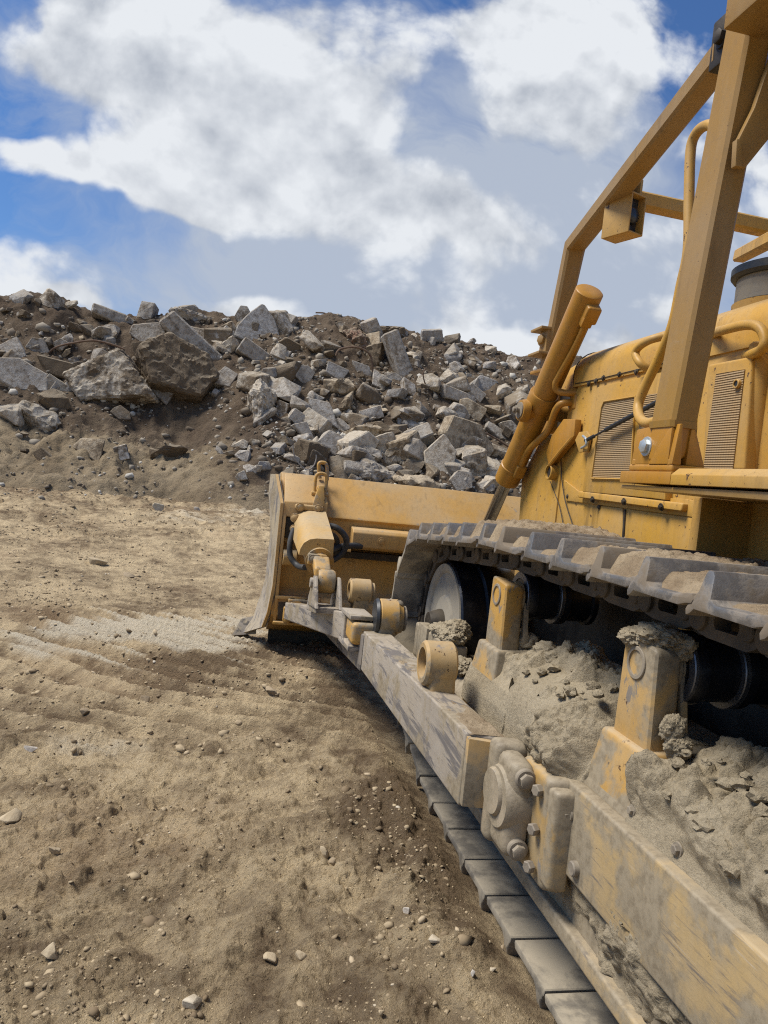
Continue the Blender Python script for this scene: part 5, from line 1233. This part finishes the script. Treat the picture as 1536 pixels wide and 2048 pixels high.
# ---- blade
def build_blade():
    x0, x1 = .475, 4.93
    prof = [(7.34, 1.70), (7.30, 1.70), (7.035, 1.345), (7.02, 1.325), (7.05, 1.30), (7.05, 1.06), (7.10, 1.02), (7.14, .62), (7.06, .56), (6.98, .53), (6.96, .38), (7.02, .30), (7.25, .20), (7.42, .14), (7.46, .16), (7.40, .5), (7.40, .9), (7.44, 1.3), (7.55, 1.66), (7.54, 1.70)]
    b = MB(); b.prism(prof, 'x', x0, x1, .008, 2)
    bl = part(b, 'blade', 'paint_blade', None, 25)
    b = MB()                                             # raised box at the end that takes the tilt cylinder
    b.hexa([(.50, 6.965, 1.30), (.905, 6.965, 1.30), (.905, 7.30, 1.30), (.50, 7.30, 1.30), (.50, 6.985, 1.435), (.905, 6.985, 1.455), (.875, 7.25, 1.70), (.50, 7.25, 1.695)], .008)
    b.box(.50, .53, 6.96, 7.2, .30, 1.32, .006); b.box(.875, .905, 6.97, 7.2, 1.08, 1.32, .006)
    b.box(.50, .92, 6.945, 7.1, .53, .56, .004)
    b.box(.50, .98, 6.90, 7.0, .30, .325, .004)
    part(b, 'end_box', 'paint_blade', bl)
    b = MB(); b.box(.535, .87, 6.99, 7.06, 1.10, 1.29, .004); b.cut(); b.box(.54, .87, 6.955, 6.97, .34, .50, .003); part(b, 'pocket', 'dark', bl)
    b = MB(); b.box(.60, .86, 6.915, 7.0, 1.375, 1.425, .018, 3)
    for x in (.645, .81): b.bolt((x, 6.914, 1.40), (0, -1, 0), .028, .025)
    b.box(.62, .84, 6.90, 6.97, .505, .545, .015, 3)
    for x in (.66, .80): b.cyl((x, 6.93, .505), (x, 6.93, .545), .026, 14)
    b.box(.585, .66, 6.87, 6.99, .33, .47, .02, 3); b.bolt((.62, 6.868, .45), (-.2, -1, 0), .024, .02); b.bolt((.62, 6.868, .36), (-.2, -1, 0), .024, .02); b.cyl((.535, 6.97, .92), (.66, 6.97, .92), .075, 24)
    part(b, 'joint_strap', 'paint_chipped', bl)
    b = MB()                                             # thick end plate, scraped bare
    back = [A(552, 948, Y=7.22), A(562, 1006, Y=6.97), A(553, 1100, Y=6.96), A(546, 1170, Y=6.96), A(535, 1225, Y=6.96), A(524, 1254, Y=6.98)]
    frnt = [A(541, 948, Y=7.55), A(537, 985, Y=7.45), A(541, 1060, Y=7.40), A(530, 1160, Y=7.40), A(506, 1235, Y=7.42), A(484, 1266, Y=7.44)]
    rings = []
    for p, q in zip(back, frnt):
        p, q = Vector(p), Vector(q); w = Vector((.035, .012, 0)); rings.append([p, p+w, q+w, q])
    b.loft(rings); ep = part(b, 'end_plate', 'scraped_blade_end', bl)
    rings = []; b = MB()
    for p in back: p = Vector(p)+Vector((0, -.012, 0)); rings.append([p+Vector((-.004, 0, 0)), p+Vector((.022, 0, 0)), p+Vector((.022, .03, 0)), p+Vector((-.004, .03, 0))])
    b.loft(rings); part(b, 'edge_strip', 'paint_blade', ep)
    b = MB()                                             # corner bit of the cutting edge
    b.hexa([A(463, 1271, Y=7.60), A(512, 1268, Y=7.35), A(512, 1268, Y=7.6), A(470, 1271, Y=7.7), A(482, 1238, Y=7.58), A(514, 1230, Y=7.4), A(514, 1230, Y=7.62), A(484, 1238, Y=7.66)], .004)
    part(b, 'corner_bit', 'dark_scraped', bl)
    b = MB(); b.box(.5, 4.9, 7.40, 7.44, -.02, .22, .004); part(b, 'cutting_edge', 'dark', bl)
    b = MB()                                             # hose channel with its folded cover
    b.prism([(7.04, 1.262), (6.90, 1.245), (6.875, 1.215), (6.875, 1.08), (6.91, 1.055), (7.08, 1.04)], 'x', 1.155, 2.3, .010, 3)
    b.hexa([(1.03, 6.96, 1.04), (1.16, 6.93, 1.02), (1.16, 7.1, 1.02), (1.03, 7.1, 1.04), (1.05, 6.98, 1.075), (1.16, 6.93, 1.06), (1.16, 7.1, 1.06), (1.05, 7.1, 1.075)], .004)
    b.bolt((1.43, 6.874, 1.15), (0, -1, 0), .028, .012)
    ch = part(b, 'hose_cover', 'paint_blade', bl)
    b = MB(); b.box(1.02, 2.3, 7.0, 7.09, .955, 1.02, .004); part(b, 'slot', 'dark', bl)
    b = MB(); b.bolt((1.2, 7.11, .90), (0, -1, 0), .02, .02)
    part(b, 'bolt', 'paint_blade', bl)
    b = MB()                                             # lifting eye and shackle
    pts = [A(646, 958, Y=7.2), A(640, 930, Y=7.2), A(645, 925, Y=7.2), A(651, 931, Y=7.2), A(648, 960, Y=7.2)]
    b.tube([pts[0]+np.array([-.03,0,0]), pts[1]+np.array([-.012,0,0]), pts[2], pts[3]+np.array([.012,0,0]), pts[4]+np.array([.03,0,0])], .018, 12, 6)
    e = A(640, 975, Y=7.10); b.tube([e+np.array([-.05, -.03, -.06]), e+np.array([-.05, -.03, .10]), e+np.array([0, -.03, .135]), e+np.array([.05, -.03, .10]), e+np.array([.05, -.03, -.06])], .016, 10, 5)
    b.cyl(e+np.array([-.08, -.03, -.06]), e+np.array([.08, -.03, -.06]), .024, 12)
    b.hexa([e+np.array(q) for q in ((-.07,-.13,-.17),(.05,-.13,-.17),(.05,.1,-.17),(-.07,.1,-.17),(-.02,-.08,.02),(.03,-.08,.02),(.03,.05,.02),(-.02,.05,.02))], .012)
    part(b, 'lifting_shackle', 'paint_chipped', bl)
build_blade()
build_arm()
# ---- engine body
def proj(p):
    c = RW.T @ (np.array(p)-EYEP); return CX+F*c[0]/c[2], CY+F*c[1]/c[2]
def build_body():
    XS = 2.10
    b = MB()
    b.prism([(2.78, 1.0), (4.62, 1.0), (4.62, 2.30), (4.50, 2.46), (2.78, 2.46)], 'x', XS+.012, 3.30, .006)
    body = part(b, 'engine_body', 'paint_body')
    b = MB()                                             # radiator nose
    b.prism([(4.60, .95), (5.18, .95), (5.225, 1.55), (5.26, 1.84), (5.17, 1.95), (4.93, 2.17), (4.60, 2.02)], 'x', XS, 3.30, .012, 2)
    part(b, 'radiator_guard', 'paint_body')
    b = MB(); b.box(XS+.10, 3.2, 4.55, 5.02, 1.9, 2.50, .01); part(b, 'radiator_recess', 'dark', body)
    b = MB(); b.box(XS+.04, XS+.22, 4.96, 5.16, 2.05, 2.62, .015); b.box(XS-.05, XS+.26, 4.94, 5.20, 2.60, 2.625, .006); b.cut(); b.box(3.1, 3.3, 4.94, 5.16, 2.0, 2.62, .01)
    part(b, 'guard_post', 'paint_deep', body)
    # hood
    sec = [(XS, 2.45), (XS-.004, 2.555), (XS+.03, 2.63), (XS+.11, 2.685), (XS+.30, 2.72), (XS+.6, 2.735), (3.0, 2.72), (3.19, 2.685), (3.28, 2.63), (3.31, 2.55), (3.31, 2.45)]
    rings = [[(x, y, z) for x, z in sec] for y in (2.30, 3.2, 4.0, 4.55)]
    b = MB(); b.loft(rings)
    f0 = [(XS+.02+(x-XS)*.97, 4.565, z-.012) for x, z in sec]; f1 = [(XS+.03+(x-XS)*.96, 4.80, z-.03) for x, z in sec]
    b.loft([f0, f1])
    hd = part(b, 'hood', 'paint_body', None, 50)
    b = MB()
    for px, py in ((1207,756),(1239,749),(1273,744),(1192,762),(1178,768)): b.bolt(A(px, py, X=XS-.004), (-1, 0, 0), .012, .010); b.cut()
    part(b, 'bolt', 'dark', hd)
    b = MB()
    b.tube([A(q[0], q[1], X=x) for q, x in (((1332,672),2.08),((1300,680),2.02),((1278,694),2.02),((1271,708),2.02),((1280,726),2.02),((1296,738),2.06),((1306,742),2.10))], .021, 12, 6)
    part(b, 'grab_handle', 'paint_body', hd)
    b = MB()
    b.tube([A(q[0], q[1], X=x) for q, x in (((1425,668),2.10),((1440,662),2.04),((1490,650),2.02),((1518,655),2.02),((1530,678),2.02),((1524,698),2.02),((1505,708),2.06),((1492,712),2.12))], .021, 12, 6)
    part(b, 'grab_handle', 'paint_body', hd)
    # side doors
    def on_side(pix, x): return [A(px, py, X=x)[1:] for px, py in pix]
    b = MB(); b.prism(on_side([(1164,983),(1194,774),(1330,742),(1330,1000),(1300,996)], XS-.03), 'x', XS-.03, XS+.012, .008)
    dr = part(b, 'side_door', 'paint_body', body)
    b = MB(); g = on_side([(1183,957),(1203,815),(1209,803),(1271,793),(1261,959)], XS-.03); b.prism(g, 'x', XS-.034, XS-.028, 0); part(b, 'grille', 'grille', dr)
    b = MB(); g = on_side([(1276,919),(1283,791),(1330,785),(1330,925)], XS-.03); b.prism(g, 'x', XS-.034, XS-.028, 0); part(b, 'grille', 'grille', dr)
    b = MB(); fr_pts = [np.array([XS-.036, *q]) for q in on_side([(1183,957),(1203,815),(1209,803),(1271,793),(1261,959),(1183,957)], XS-.036)]
    b.tube(fr_pts, .007, 6, 1, False); part(b, 'frame', 'paint_body', dr)
    b = MB(); b.prism(on_side([(1404,940),(1417,729),(1504,712),(1488,940)], XS-.045), 'x', XS-.045, XS+.012, .012, 3)
    d2 = part(b, 'side_door', 'paint_body', body)
    b = MB(); b.prism(on_side([(1408,940),(1434,748),(1491,739),(1467,940)], XS-.045), 'x', XS-.050, XS-.042, 0); part(b, 'grille', 'grille', d2)
    b = MB(); c = A(1477, 768, X=XS-.05); b.tubering((XS-.065, c[1], c[2]), (XS-.045, c[1], c[2]), .020, .014, 20, .002); part(b, 'lock_ring', 'paint_body', d2)
    b = MB(); b.cyl((XS-.060, c[1], c[2]), (XS-.047, c[1], c[2]), .0138, 16, None, 0); part(b, 'lock', 'black', d2)
    b = MB()                                             # rounded corner column and the cowl panel behind it
    c0, c1 = A(1500, 940, X=XS-.02), A(1515, 715, X=XS-.02)
    b.cyl((XS+.02, 2.80, 1.5), (XS+.02, 2.80, 2.46), .055, 24, None, .01); b.hexa([(XS+.02,2.40,1.5),(XS+.05,2.40,1.5),(XS+.05,2.76,1.5),(XS+.02,2.76,1.5),(XS+.02,2.40,2.5),(XS+.05,2.40,2.5),(XS+.05,2.76,2.46),(XS+.02,2.76,2.46)], .004)
    cw = part(b, 'cowl', 'paint_body', body)
    b = MB()
    for z in (2.28, 2.14, 2.02): b.bolt((XS+.019, 2.62, z), (-1, 0, 0), .014, .012); b.cut()
    part(b, 'bolt', 'paint_body', cw)
    # strip under the doors, lower panels, seams
    b = MB(); s0, s1 = A(1160, 988, X=XS-.02), A(1368, 1014, X=XS-.02)
    b.hexa([(XS-.035, s0[1], s0[2]-.022), (XS+.01, s0[1], s0[2]-.022), (XS+.01, s1[1], s1[2]-.022), (XS-.035, s1[1], s1[2]-.022), (XS-.03, s0[1], s0[2]+.018), (XS+.01, s0[1], s0[2]+.018), (XS+.01, s1[1], s1[2]+.018), (XS-.03, s1[1], s1[2]+.018)][::1], .010, 3)
    st = part(b, 'door_sill', 'paint_body', body)
    b = MB()
    for px, py in ((1186,999),(1249,1003),(1323,1014)): b.bolt(A(px, py, X=XS-.034), (-1, 0, -.3), .014, .014); b.cut()
    for px, py in ((1135,993),(1198,1014)): b.bolt(A(px, py, X=XS+.0), (-1, 0, 0), .010, .008); b.cut()
    part(b, 'bolt', 'dark', st)
    b = MB(); b.prism(on_side([(1131,1001),(1400,1036),(1404,1019),(1392,1003),(1370,998),(1160,985),(1128,960)], XS), 'x', XS+.0, XS+.012, .003); part(b, 'side_panel', 'paint_body', body)
    b = MB(); b.prism(on_side([(1196,1011),(1245,1017),(1245,1200),(1192,1200)], XS+.004), 'x', XS+.004, XS+.013, .003); b.prism(on_side([(1257,1019),(1403,1038),(1398,1200),(1257,1200)], XS+.004), 'x', XS+.004, XS+.013, .003); part(b, 'side_panel', 'paint_body', body)
    b = MB()
    b.tube([A(px, py, X=XS-.001) for px, py in ((1122,905),(1123,950),(1130,1000),(1142,1040),(1150,1062))], .0035, 6, 4); b.cut(); b.tube([A(px, py, X=XS-.001) for px, py in ((1100,962),(1118,1010),(1128,1060))], .003, 6, 4); b.cut()
    b.tube([A(px, py, X=XS+.011) for px, py in ((1251,1019),(1249,1050),(1247,1082))], .010, 6, 4)
    b.tube([A(px, py, X=XS-.003) for px, py in ((1150,768),(1196,758),(1330,726))], .003, 6, 1, False); b.cut(); b.tube([(XS+.004, 4.558, 2.46), (XS+.0, 4.558, 2.555), (XS+.034, 4.558, 2.632), (XS+.115, 4.558, 2.688), (XS+.30, 4.558, 2.724)], .004, 6, 3); b.cut(); b.tube([A(1421, 735, X=XS-.004), A(1408, 930, X=XS-.004)], .004, 6, 1, False); b.cut(); b.tube([A(1398, 728, X=XS+.008), A(1388, 930, X=XS+.008)], .004, 6, 1, False)
    part(b, 'seam', 'dark', body)
    b = MB(); b.hexa([(1.88, 2.74, 1.2), (2.17, 2.74, 1.2), (2.17, 2.80, 1.2), (1.88, 2.80, 1.2), (1.88, 2.74, 1.79), (2.17, 2.74, 1.79), (2.17, 2.80, 1.79), (1.88, 2.80, 1.79)], .012); part(b, 'fender_support', 'paint_body', body)
    b = MB(); b.box(2.19, 3.2, .2, 2.72, .9, 1.78, .01); part(b, 'engine_bay', 'dark', body)
    b = MB(); c = A(1100, 944, X=2.06); b.tubering((2.045, c[1], c[2]), (2.11, c[1], c[2]), .052, .043, 28, .003); part(b, 'pipe_stub', 'paint_body', body)
    b = MB(); b.cyl((2.06, c[1], c[2]), (2.105, c[1], c[2]), .0425, 20, None, 0); part(b, 'pipe_bore', 'dark', body)
    # yoke plate under the trunnion
    b = MB(); b.prism(on_side([(1093,905),(1104,872),(1128,838),(1152,838),(1149,872),(1121,905),(1098,932)], 2.06), 'x', 2.055, 2.10, .008); b.tube([A(1100,930,X=2.05), A(1122,902,X=2.05), A(1150,870,X=2.07)], .014, 8, 2); part(b, 'yoke_plate', 'paint_deep', body)
    # hook bracket with the door strut
    b = MB(); b.prism(on_side([(1150,880),(1158,864),(1172,862),(1180,874),(1174,902),(1158,905)], XS-.05), 'x', XS-.05, XS-.035, .003); br = part(b, 'strut_bracket', 'paint_body', dr)
    b = MB(); p0, p1 = A(1172, 881, X=XS-.07), A(1322, 800, X=XS-.07); b.tube([p0, p0*.7+p1*.3], .006, 8, 1, False); b.tube([p0*.7+p1*.3, p1], .013, 8, 1, False)
    for k in range(5): q = p0*(1-k*.03)+p1*k*.03; b.ico(q, .013, 1)
    part(b, 'door_strut', 'black', dr)
    b = MB(); b.tube([A(1166,872,X=XS-.06), A(1172,878,X=XS-.07), A(1172,890,X=XS-.07), A(1163,896,X=XS-.06)], .008, 8, 4); part(b, 'hook', 'zinc', dr)
    # air cleaner
    b = MB(); c = (2.53, 3.22)
    b.lathe([(0, .10), (0, .17), (.12, .17), (.13, .235), (.175, .24), (.18, .225), (.30, .225), (.30, .1)], (*c, 2.58), (0, 0, 1), 48); ac = part(b, 'air_cleaner', 'paint_body', None)
    b = MB(); b.lathe([(0, .10), (0, .245), (.015, .258), (.05, .258), (.065, .22), (.065, .02)], (*c, 2.875), (0, 0, 1), 48); part(b, 'cap', 'black', ac)
    b = MB(); b.lathe([(0, .231), (.0, .229), (.115, .229), (.115, .1)], (*c, 2.76), (0, 0, 1), 48); part(b, 'screen', 'grille_dark', ac)
build_body()

# ---- lift cylinder
def build_lift():
    T = Vector(A(1093, 780, X=2.0)); E = Vector(A(940, 1130, Y=5.95)); D = E-T
    def at_row(py):
        lo, hi = -1.2, 1.2
        for _ in range(50):
            m = (lo+hi)/2
            if proj(T+D*m)[1] < py: lo = m
            else: hi = m
        return T+D*lo
    top, bot = at_row(581), at_row(962); ax = (bot-top).normalized(); L = (bot-top).length; R = .086
    def along(py): return at_row(py)
    b = MB()
    b.lathe([(0, .02), (0, R-.01), (.008, R), (L-.16, R), (L-.155, R+.006), (L-.01, R+.006), (L, R-.006), (L, .02)], top, ax, 48)
    m = (along(800)-top).length
    b.lathe([(0, R), (.0, R+.010), (.01, R+.014), (.10, R+.014), (.11, R+.010), (.11, R)], top+ax*(m-.055), ax, 40)
    cy = part(b, 'lift_cylinder', 'paint_deep', None, 40)
    b = MB(); b.cyl(bot-ax*.1, E, .046, 32); part(b, 'rod', 'chrome', cy)
    b = MB(); b.box(1.88, 2.12, 5.88, 7.04, .98, 1.20, .02); part(b, 'rod_lug', 'paint_blade', cy)
    b = MB(); c = along(820); p = Vector((c.x+.02, c.y, c.z))
    b.cyl(p+Vector((-.14, -.02, -.015)), p+Vector((.30, 0, 0)), .058, 28); b.lathe([(0, .02), (0, .07), (.02, .078), (.05, .078), (.06, .06)], p+Vector((-.16, -.03, -.02)), (1, .06, 0), 12)
    tr = part(b, 'trunnion', 'paint_deep', cy)
    b = MB(); q = p+Vector((-.16, -.03, -.02)); b.lathe([(0, .03), (0, .055), (.02, .058)], q+Vector((-.008, 0, 0)), (1, .06, 0), 20); b.cyl(q+Vector((-.05, 0, 0)), q, .018, 12); b.bolt(q+Vector((-.03, 0, 0)), (-1, 0, 0), .02, .02); part(b, 'grease_cap', 'bolt', tr)
    def near(px, py, off): 
        r = Vector(ray(px, py)).normalized(); e = Vector(EYEP); w = e-T; dn = D.normalized()
        k = r.dot(dn); t_ = (k*w.dot(dn)-w.dot(r))/(1-k*k)          # closest approach of the sight line to the cylinder axis
        return e+r*(t_-off)
    b = MB(); c = near(1180, 625, .07)
    u = ax; v = Vector((0, -1, -.2)).normalized()
    def block(c, s): 
        r = ax.to_track_quat('Z', 'Y').to_matrix()
        return [tuple(c+r @ Vector((x*s[0], y*s[1], z*s[2]))) for z in (-1, 1) for x, y in ((-1,-1),(1,-1),(1,1),(-1,1))]
    b.hexa(block(c, (.045, .055, .055)), .016, 3); b.hexa(block(near(1172, 640, .09), (.034, .04, .035)), .010); b.cut()
    c2 = near(1038, 938, .06); b.hexa(block(c2, (.038, .05, .055)), .014, 3)
    part(b, 'port_block', 'paint_deep', cy)
    b = MB()
    b.tube([near(1172, 648, .10), near(1150, 695, .10), near(1118, 752, .10), near(1111, 768, .11), near(1115, 781, .12), near(1135, 786, .12), near(1178, 783, .06)], .022, 12, 6)
    part(b, 'oil_pipe', 'paint_deep', cy)
    b = MB()
    b.tube([near(1042, 932, .08), near(1056, 902, .10), near(1080, 878, .14), near(1096, 862, .15), near(1105, 838, .16), near(1113, 818, .16), near(1128, 806, .16), near(1170, 806, .06)], .024, 12, 6)
    part(b, 'oil_pipe', 'paint_deep', cy)
    b = MB(); c = near(1165, 806, .10); b.hexa([tuple(c+Vector(q)) for q in ((-.07,-.04,-.05),(.06,-.04,-.05),(.06,.05,-.05),(-.07,.05,-.05),(-.07,-.04,.05),(.06,-.04,.05),(.06,.05,.05),(-.07,.05,.05))], .014, 3)
    b.cyl(near(1140, 784, .10), near(1186, 782, .02), .028, 16); b.cyl(near(1160, 806, .06), near(1195, 804, .0), .034, 16)
    part(b, 'pipe_fitting', 'paint_deep', cy)
build_lift()

# ---- roll-over frame, sweeps, lamp, rails, platform
def build_frame_top():
    b = MB()
    q0 = A(1345, 846, Y=2.42); q1 = A(1500, 40, Y=2.36); w, d = .102, .15
    def sect(q, w=w, d=d): c = .012; return [(q[0]+c, q[1], q[2]), (q[0]+w-c, q[1], q[2]), (q[0]+w, q[1]+c, q[2]), (q[0]+w, q[1]+d-c, q[2]), (q[0]+w-c, q[1]+d, q[2]), (q[0]+c, q[1]+d, q[2]), (q[0], q[1]+d-c, q[2]), (q[0], q[1]+c, q[2])]
    b.loft([sect(q0), sect(q1), sect(q1+(q1-q0)*.12)])
    qs = A(1345, 832, Y=2.42); b.loft([sect(q0+np.array([-.004, -.004, -.012]), w+.008, d+.008), sect(qs+np.array([-.004, -.004, -.012]), w+.008, d+.008)])
    post = part(b, 'canopy_post', 'canopy')
    b = MB()                                             # foot of the post, rounded below, in its bolted saddle
    zb = 1.885
    prof = [(q0[0]+.0, q0[2]), (q0[0]+.092, q0[2]), (q0[0]+.086, zb+.08), (q0[0]+.07, zb+.03), (q0[0]+.04, zb+.012), (q0[0]+.0, zb+.012)]
    b.prism(prof, 'y', 2.425, 2.555, .012, 3)
    part(b, 'post_foot', 'paint_deep', post)
    b = MB()
    b.box(1.502, 1.72, 2.385, 2.735, 1.812, 1.858, .006); b.box(1.51, 1.72, 2.395, 2.69, 1.858, 1.886, .010, 3)
    b.prism([(2.52, 1.885), (2.68, 1.885), (2.665, 2.02), (2.53, 2.03)], 'x', 1.512, 1.532, .006)
    b.prism([(1.508, 1.885), (1.523, 2.03), (1.537, 2.03), (1.545, 1.885)], 'y', 2.395, 2.425, .005)
    b.prism([(2.42, 1.885), (2.55, 1.885), (2.44, 2.015), (2.42, 2.015)], 'x', 1.507, 1.522, .004)
    b.prism([(1.575, 1.885), (1.582, 2.02), (1.60, 2.02), (1.655, 1.885)], 'y', 2.415, 2.53, .008)
    for x, y in ((1.53, 2.42), (1.53, 2.66)): b.cyl((x, y, 1.88), (x, y, 1.905), .022, 18)
    part(b, 'post_saddle', 'paint_deep', post)
    b = MB(); c = A(1294, 893, X=1.51); b.bolt(c, (-1, 0, 0), .026, .022); part(b, 'bolt', 'zinc', post)
    # platform edge
    b = MB()
    b.prism([(1.502, 1.812), (1.502, 1.848), (1.53, 1.872), (1.62, 1.872), (1.62, 1.812)], 'y', -.4, 2.383, .003)
    b.box(1.60, 2.18, -.4, 2.76, 1.815, 1.83, .003)
    pf = part(b, 'platform', 'paint_body')
    b = MB(); b.prism([(2.74, 1.79), (2.74, 1.804), (-.4, 1.804), (-.4, 1.77), (1.9, 1.78)], 'x', 1.515, 2.18, .003); part(b, 'under_plate', 'canopy', pf)
    b = MB(); b.cyl((1.70, 1.86, 1.87), (1.70, 1.86, 1.93), .05, 20); b.cyl((1.70, 1.86, 1.93), (1.70, 1.86, 2.06), .03, 16); part(b, 'step_peg', 'paint_deep', pf)
    # canopy roof corner
    e = A(1446, 60, X=1.485); b = MB()
    b.box(1.485, 1.62, -.6, e[1], e[2], e[2]+.22, .008); b.box(1.60, 3.8, -.6, e[1]-.02, e[2]+.10, e[2]+.22, .008)
    rf = part(b, 'canopy_roof', 'canopy')
    b = MB(); b.prism([A(px, py, Y=2.34)[[0, 2]] for px, py in ((1470,334),(1474,283),(1508,215),(1560,60),(1600,60),(1600,200),(1490,336))], 'y', 2.335, 2.36, .004); b.prism([A(px, py, Y=2.32)[[0, 2]] for px, py in ((1467,334),(1470,280),(1480,280),(1482,336))], 'y', 2.31, 2.335, .004)
    part(b, 'gusset', 'canopy', post)
    # sweep tubes from the nose up and back to the roof
    K0 = np.array([2.13, 5.06, 2.62]); K1 = A(1150, 492, X=2.13); K2 = A(1452, 106, X=1.80)
    b = MB(); b.beam([K0, K1, K2], .100, .105, (1, 0, 0)); sw = part(b, 'sweep_tube', 'canopy')
    b = MB(); c = A(1091, 662, X=2.08); b.box(c[0]-.08, c[0]+.13, c[1]-.12, c[1]+.08, c[2]-.01, c[2]+.008, .004); c3 = A(1088, 711, X=2.08); b.box(c3[0]-.09, c3[0]+.12, c3[1]-.12, c3[1]+.08, c3[2]-.01, c3[2]+.008, .004)
    c2 = A(1089, 680, X=2.06); b.box(c2[0]-.01, c2[0]+.03, c2[1]-.06, c2[1]+.06, c3[2], c[2], .01); b.bolt(c2+np.array([-.012, 0, 0]), (-1, -.3, 0), .034, .03)
    part(b, 'clamp', 'canopy', sw)
    b = MB(); e2 = A(1445, 85, X=1.77); b.hexa([(e2[0]-.02, e2[1]-.22, e2[2]-.10), (e2[0]+.09, e2[1]-.22, e2[2]-.10), (e2[0]+.09, e2[1]+.05, e2[2]-.10), (e2[0]-.02, e2[1]+.05, e2[2]-.10), (e2[0]-.02, e2[1]-.22, e2[2]+.10), (e2[0]+.09, e2[1]-.22, e2[2]+.10), (e2[0]+.09, e2[1]+.05, e2[2]+.10), (e2[0]-.02, e2[1]+.05, e2[2]+.10)], .01)
    b.bolt((e2[0]-.02, e2[1]-.03, e2[2]), (-1, 0, 0), .03, .03); part(b, 'roof_clamp', 'dark', sw)
    b = MB(); p0, p1 = A(1262, 398, Y=4.12), A(1540, 458, Y=4.12); b.beam([p0, p1, p1+(p1-p0)*.3], .09, .09, (0, 0, 1)); part(b, 'cross_tube', 'paint_body')
    b = MB(); b.beam([np.array([p0[0]+1.35, 4.1, p0[2]+.0]), np.array([3.1, 5.0, 2.62])], .10, .10, (1, 0, 0)); b.beam([np.array([p0[0]+1.35, 4.1, p0[2]]), np.array([3.35, 2.3, e[2]])], .10, .10, (1, 0, 0)); part(b, 'sweep_tube', 'canopy')
    b = MB(); b.beam([A(1480, 512, Y=3.9), A(1560, 470, Y=3.3)], .07, .07, (1, 0, 0)); part(b, 'brace_tube', 'paint_body')
    # lamp box, open at the back where the glass sits
    n0 = Vector(A(1256, 462, Y=3.95)); th = math.radians(20); ex = Vector((math.cos(th), math.sin(th), 0)); ey = Vector((-math.sin(th), math.cos(th), 0)); W2, D2, H2 = .122, .20, .225
    b = MB(); t_ = .010
    def P(x, y, z): return tuple(n0+ex*x+ey*y+Vector((0, 0, z)))
    def slab(x0, x1, y0, y1, z0, z1, bv=.004): b.hexa([P(x0,y0,z0),P(x1,y0,z0),P(x1,y1,z0),P(x0,y1,z0),P(x0,y0,z1),P(x1,y0,z1),P(x1,y1,z1),P(x0,y1,z1)], bv)
    slab(0, t_, 0, D2, 0, H2); slab(W2-t_, W2, 0, D2, 0, H2); slab(t_, W2-t_, 0, D2, 0, t_); slab(t_, W2-t_, 0, D2, H2-t_, H2); slab(t_, W2-t_, D2-t_, D2, t_, H2-t_)
    slab(.01, .03, .03, .14, H2, H2+.09); slab(W2-.03, W2-.01, .03, .14, H2, H2+.09); slab(.01, W2-.01, .03, .14, H2+.085, H2+.10)
    lb = part(b, 'lamp_housing', 'paint_body')
    b = MB(); c = Vector(P(W2/2, .03, H2/2)); b.lathe([(0, .001), (.004, .034), (.012, .046), (.020, .0495), (.05, .0495)], c-ey*.012, ey, 28); b.hexa([P(t_, .05, t_), P(W2-t_, .05, t_), P(W2-t_, .06, t_), P(t_, .06, t_), P(t_, .05, H2-t_), P(W2-t_, .05, H2-t_), P(W2-t_, .06, H2-t_), P(t_, .06, H2-t_)], 0); part(b, 'lens', 'lens', lb)
    # grab rail in front of the post
    b = MB(); Xr = 1.62
    pix = [(1440,282),(1436,262),(1420,250),(1400,258),(1385,282),(1380,320),(1378,400),(1376,500),(1362,570),(1345,650),(1318,715),(1288,778),(1276,812),(1280,836),(1294,846),(1316,842)]
    xs = [1.62,1.62,1.62,1.62,1.62,1.62,1.62,1.62,1.62,1.62,1.62,1.61,1.60,1.58,1.56,1.53]
    b.tube([A(px, py, X=x) for (px, py), x in zip(pix, xs)], .020, 12, 6); part(b, 'grab_rail', 'paint_body')
build_frame_top()
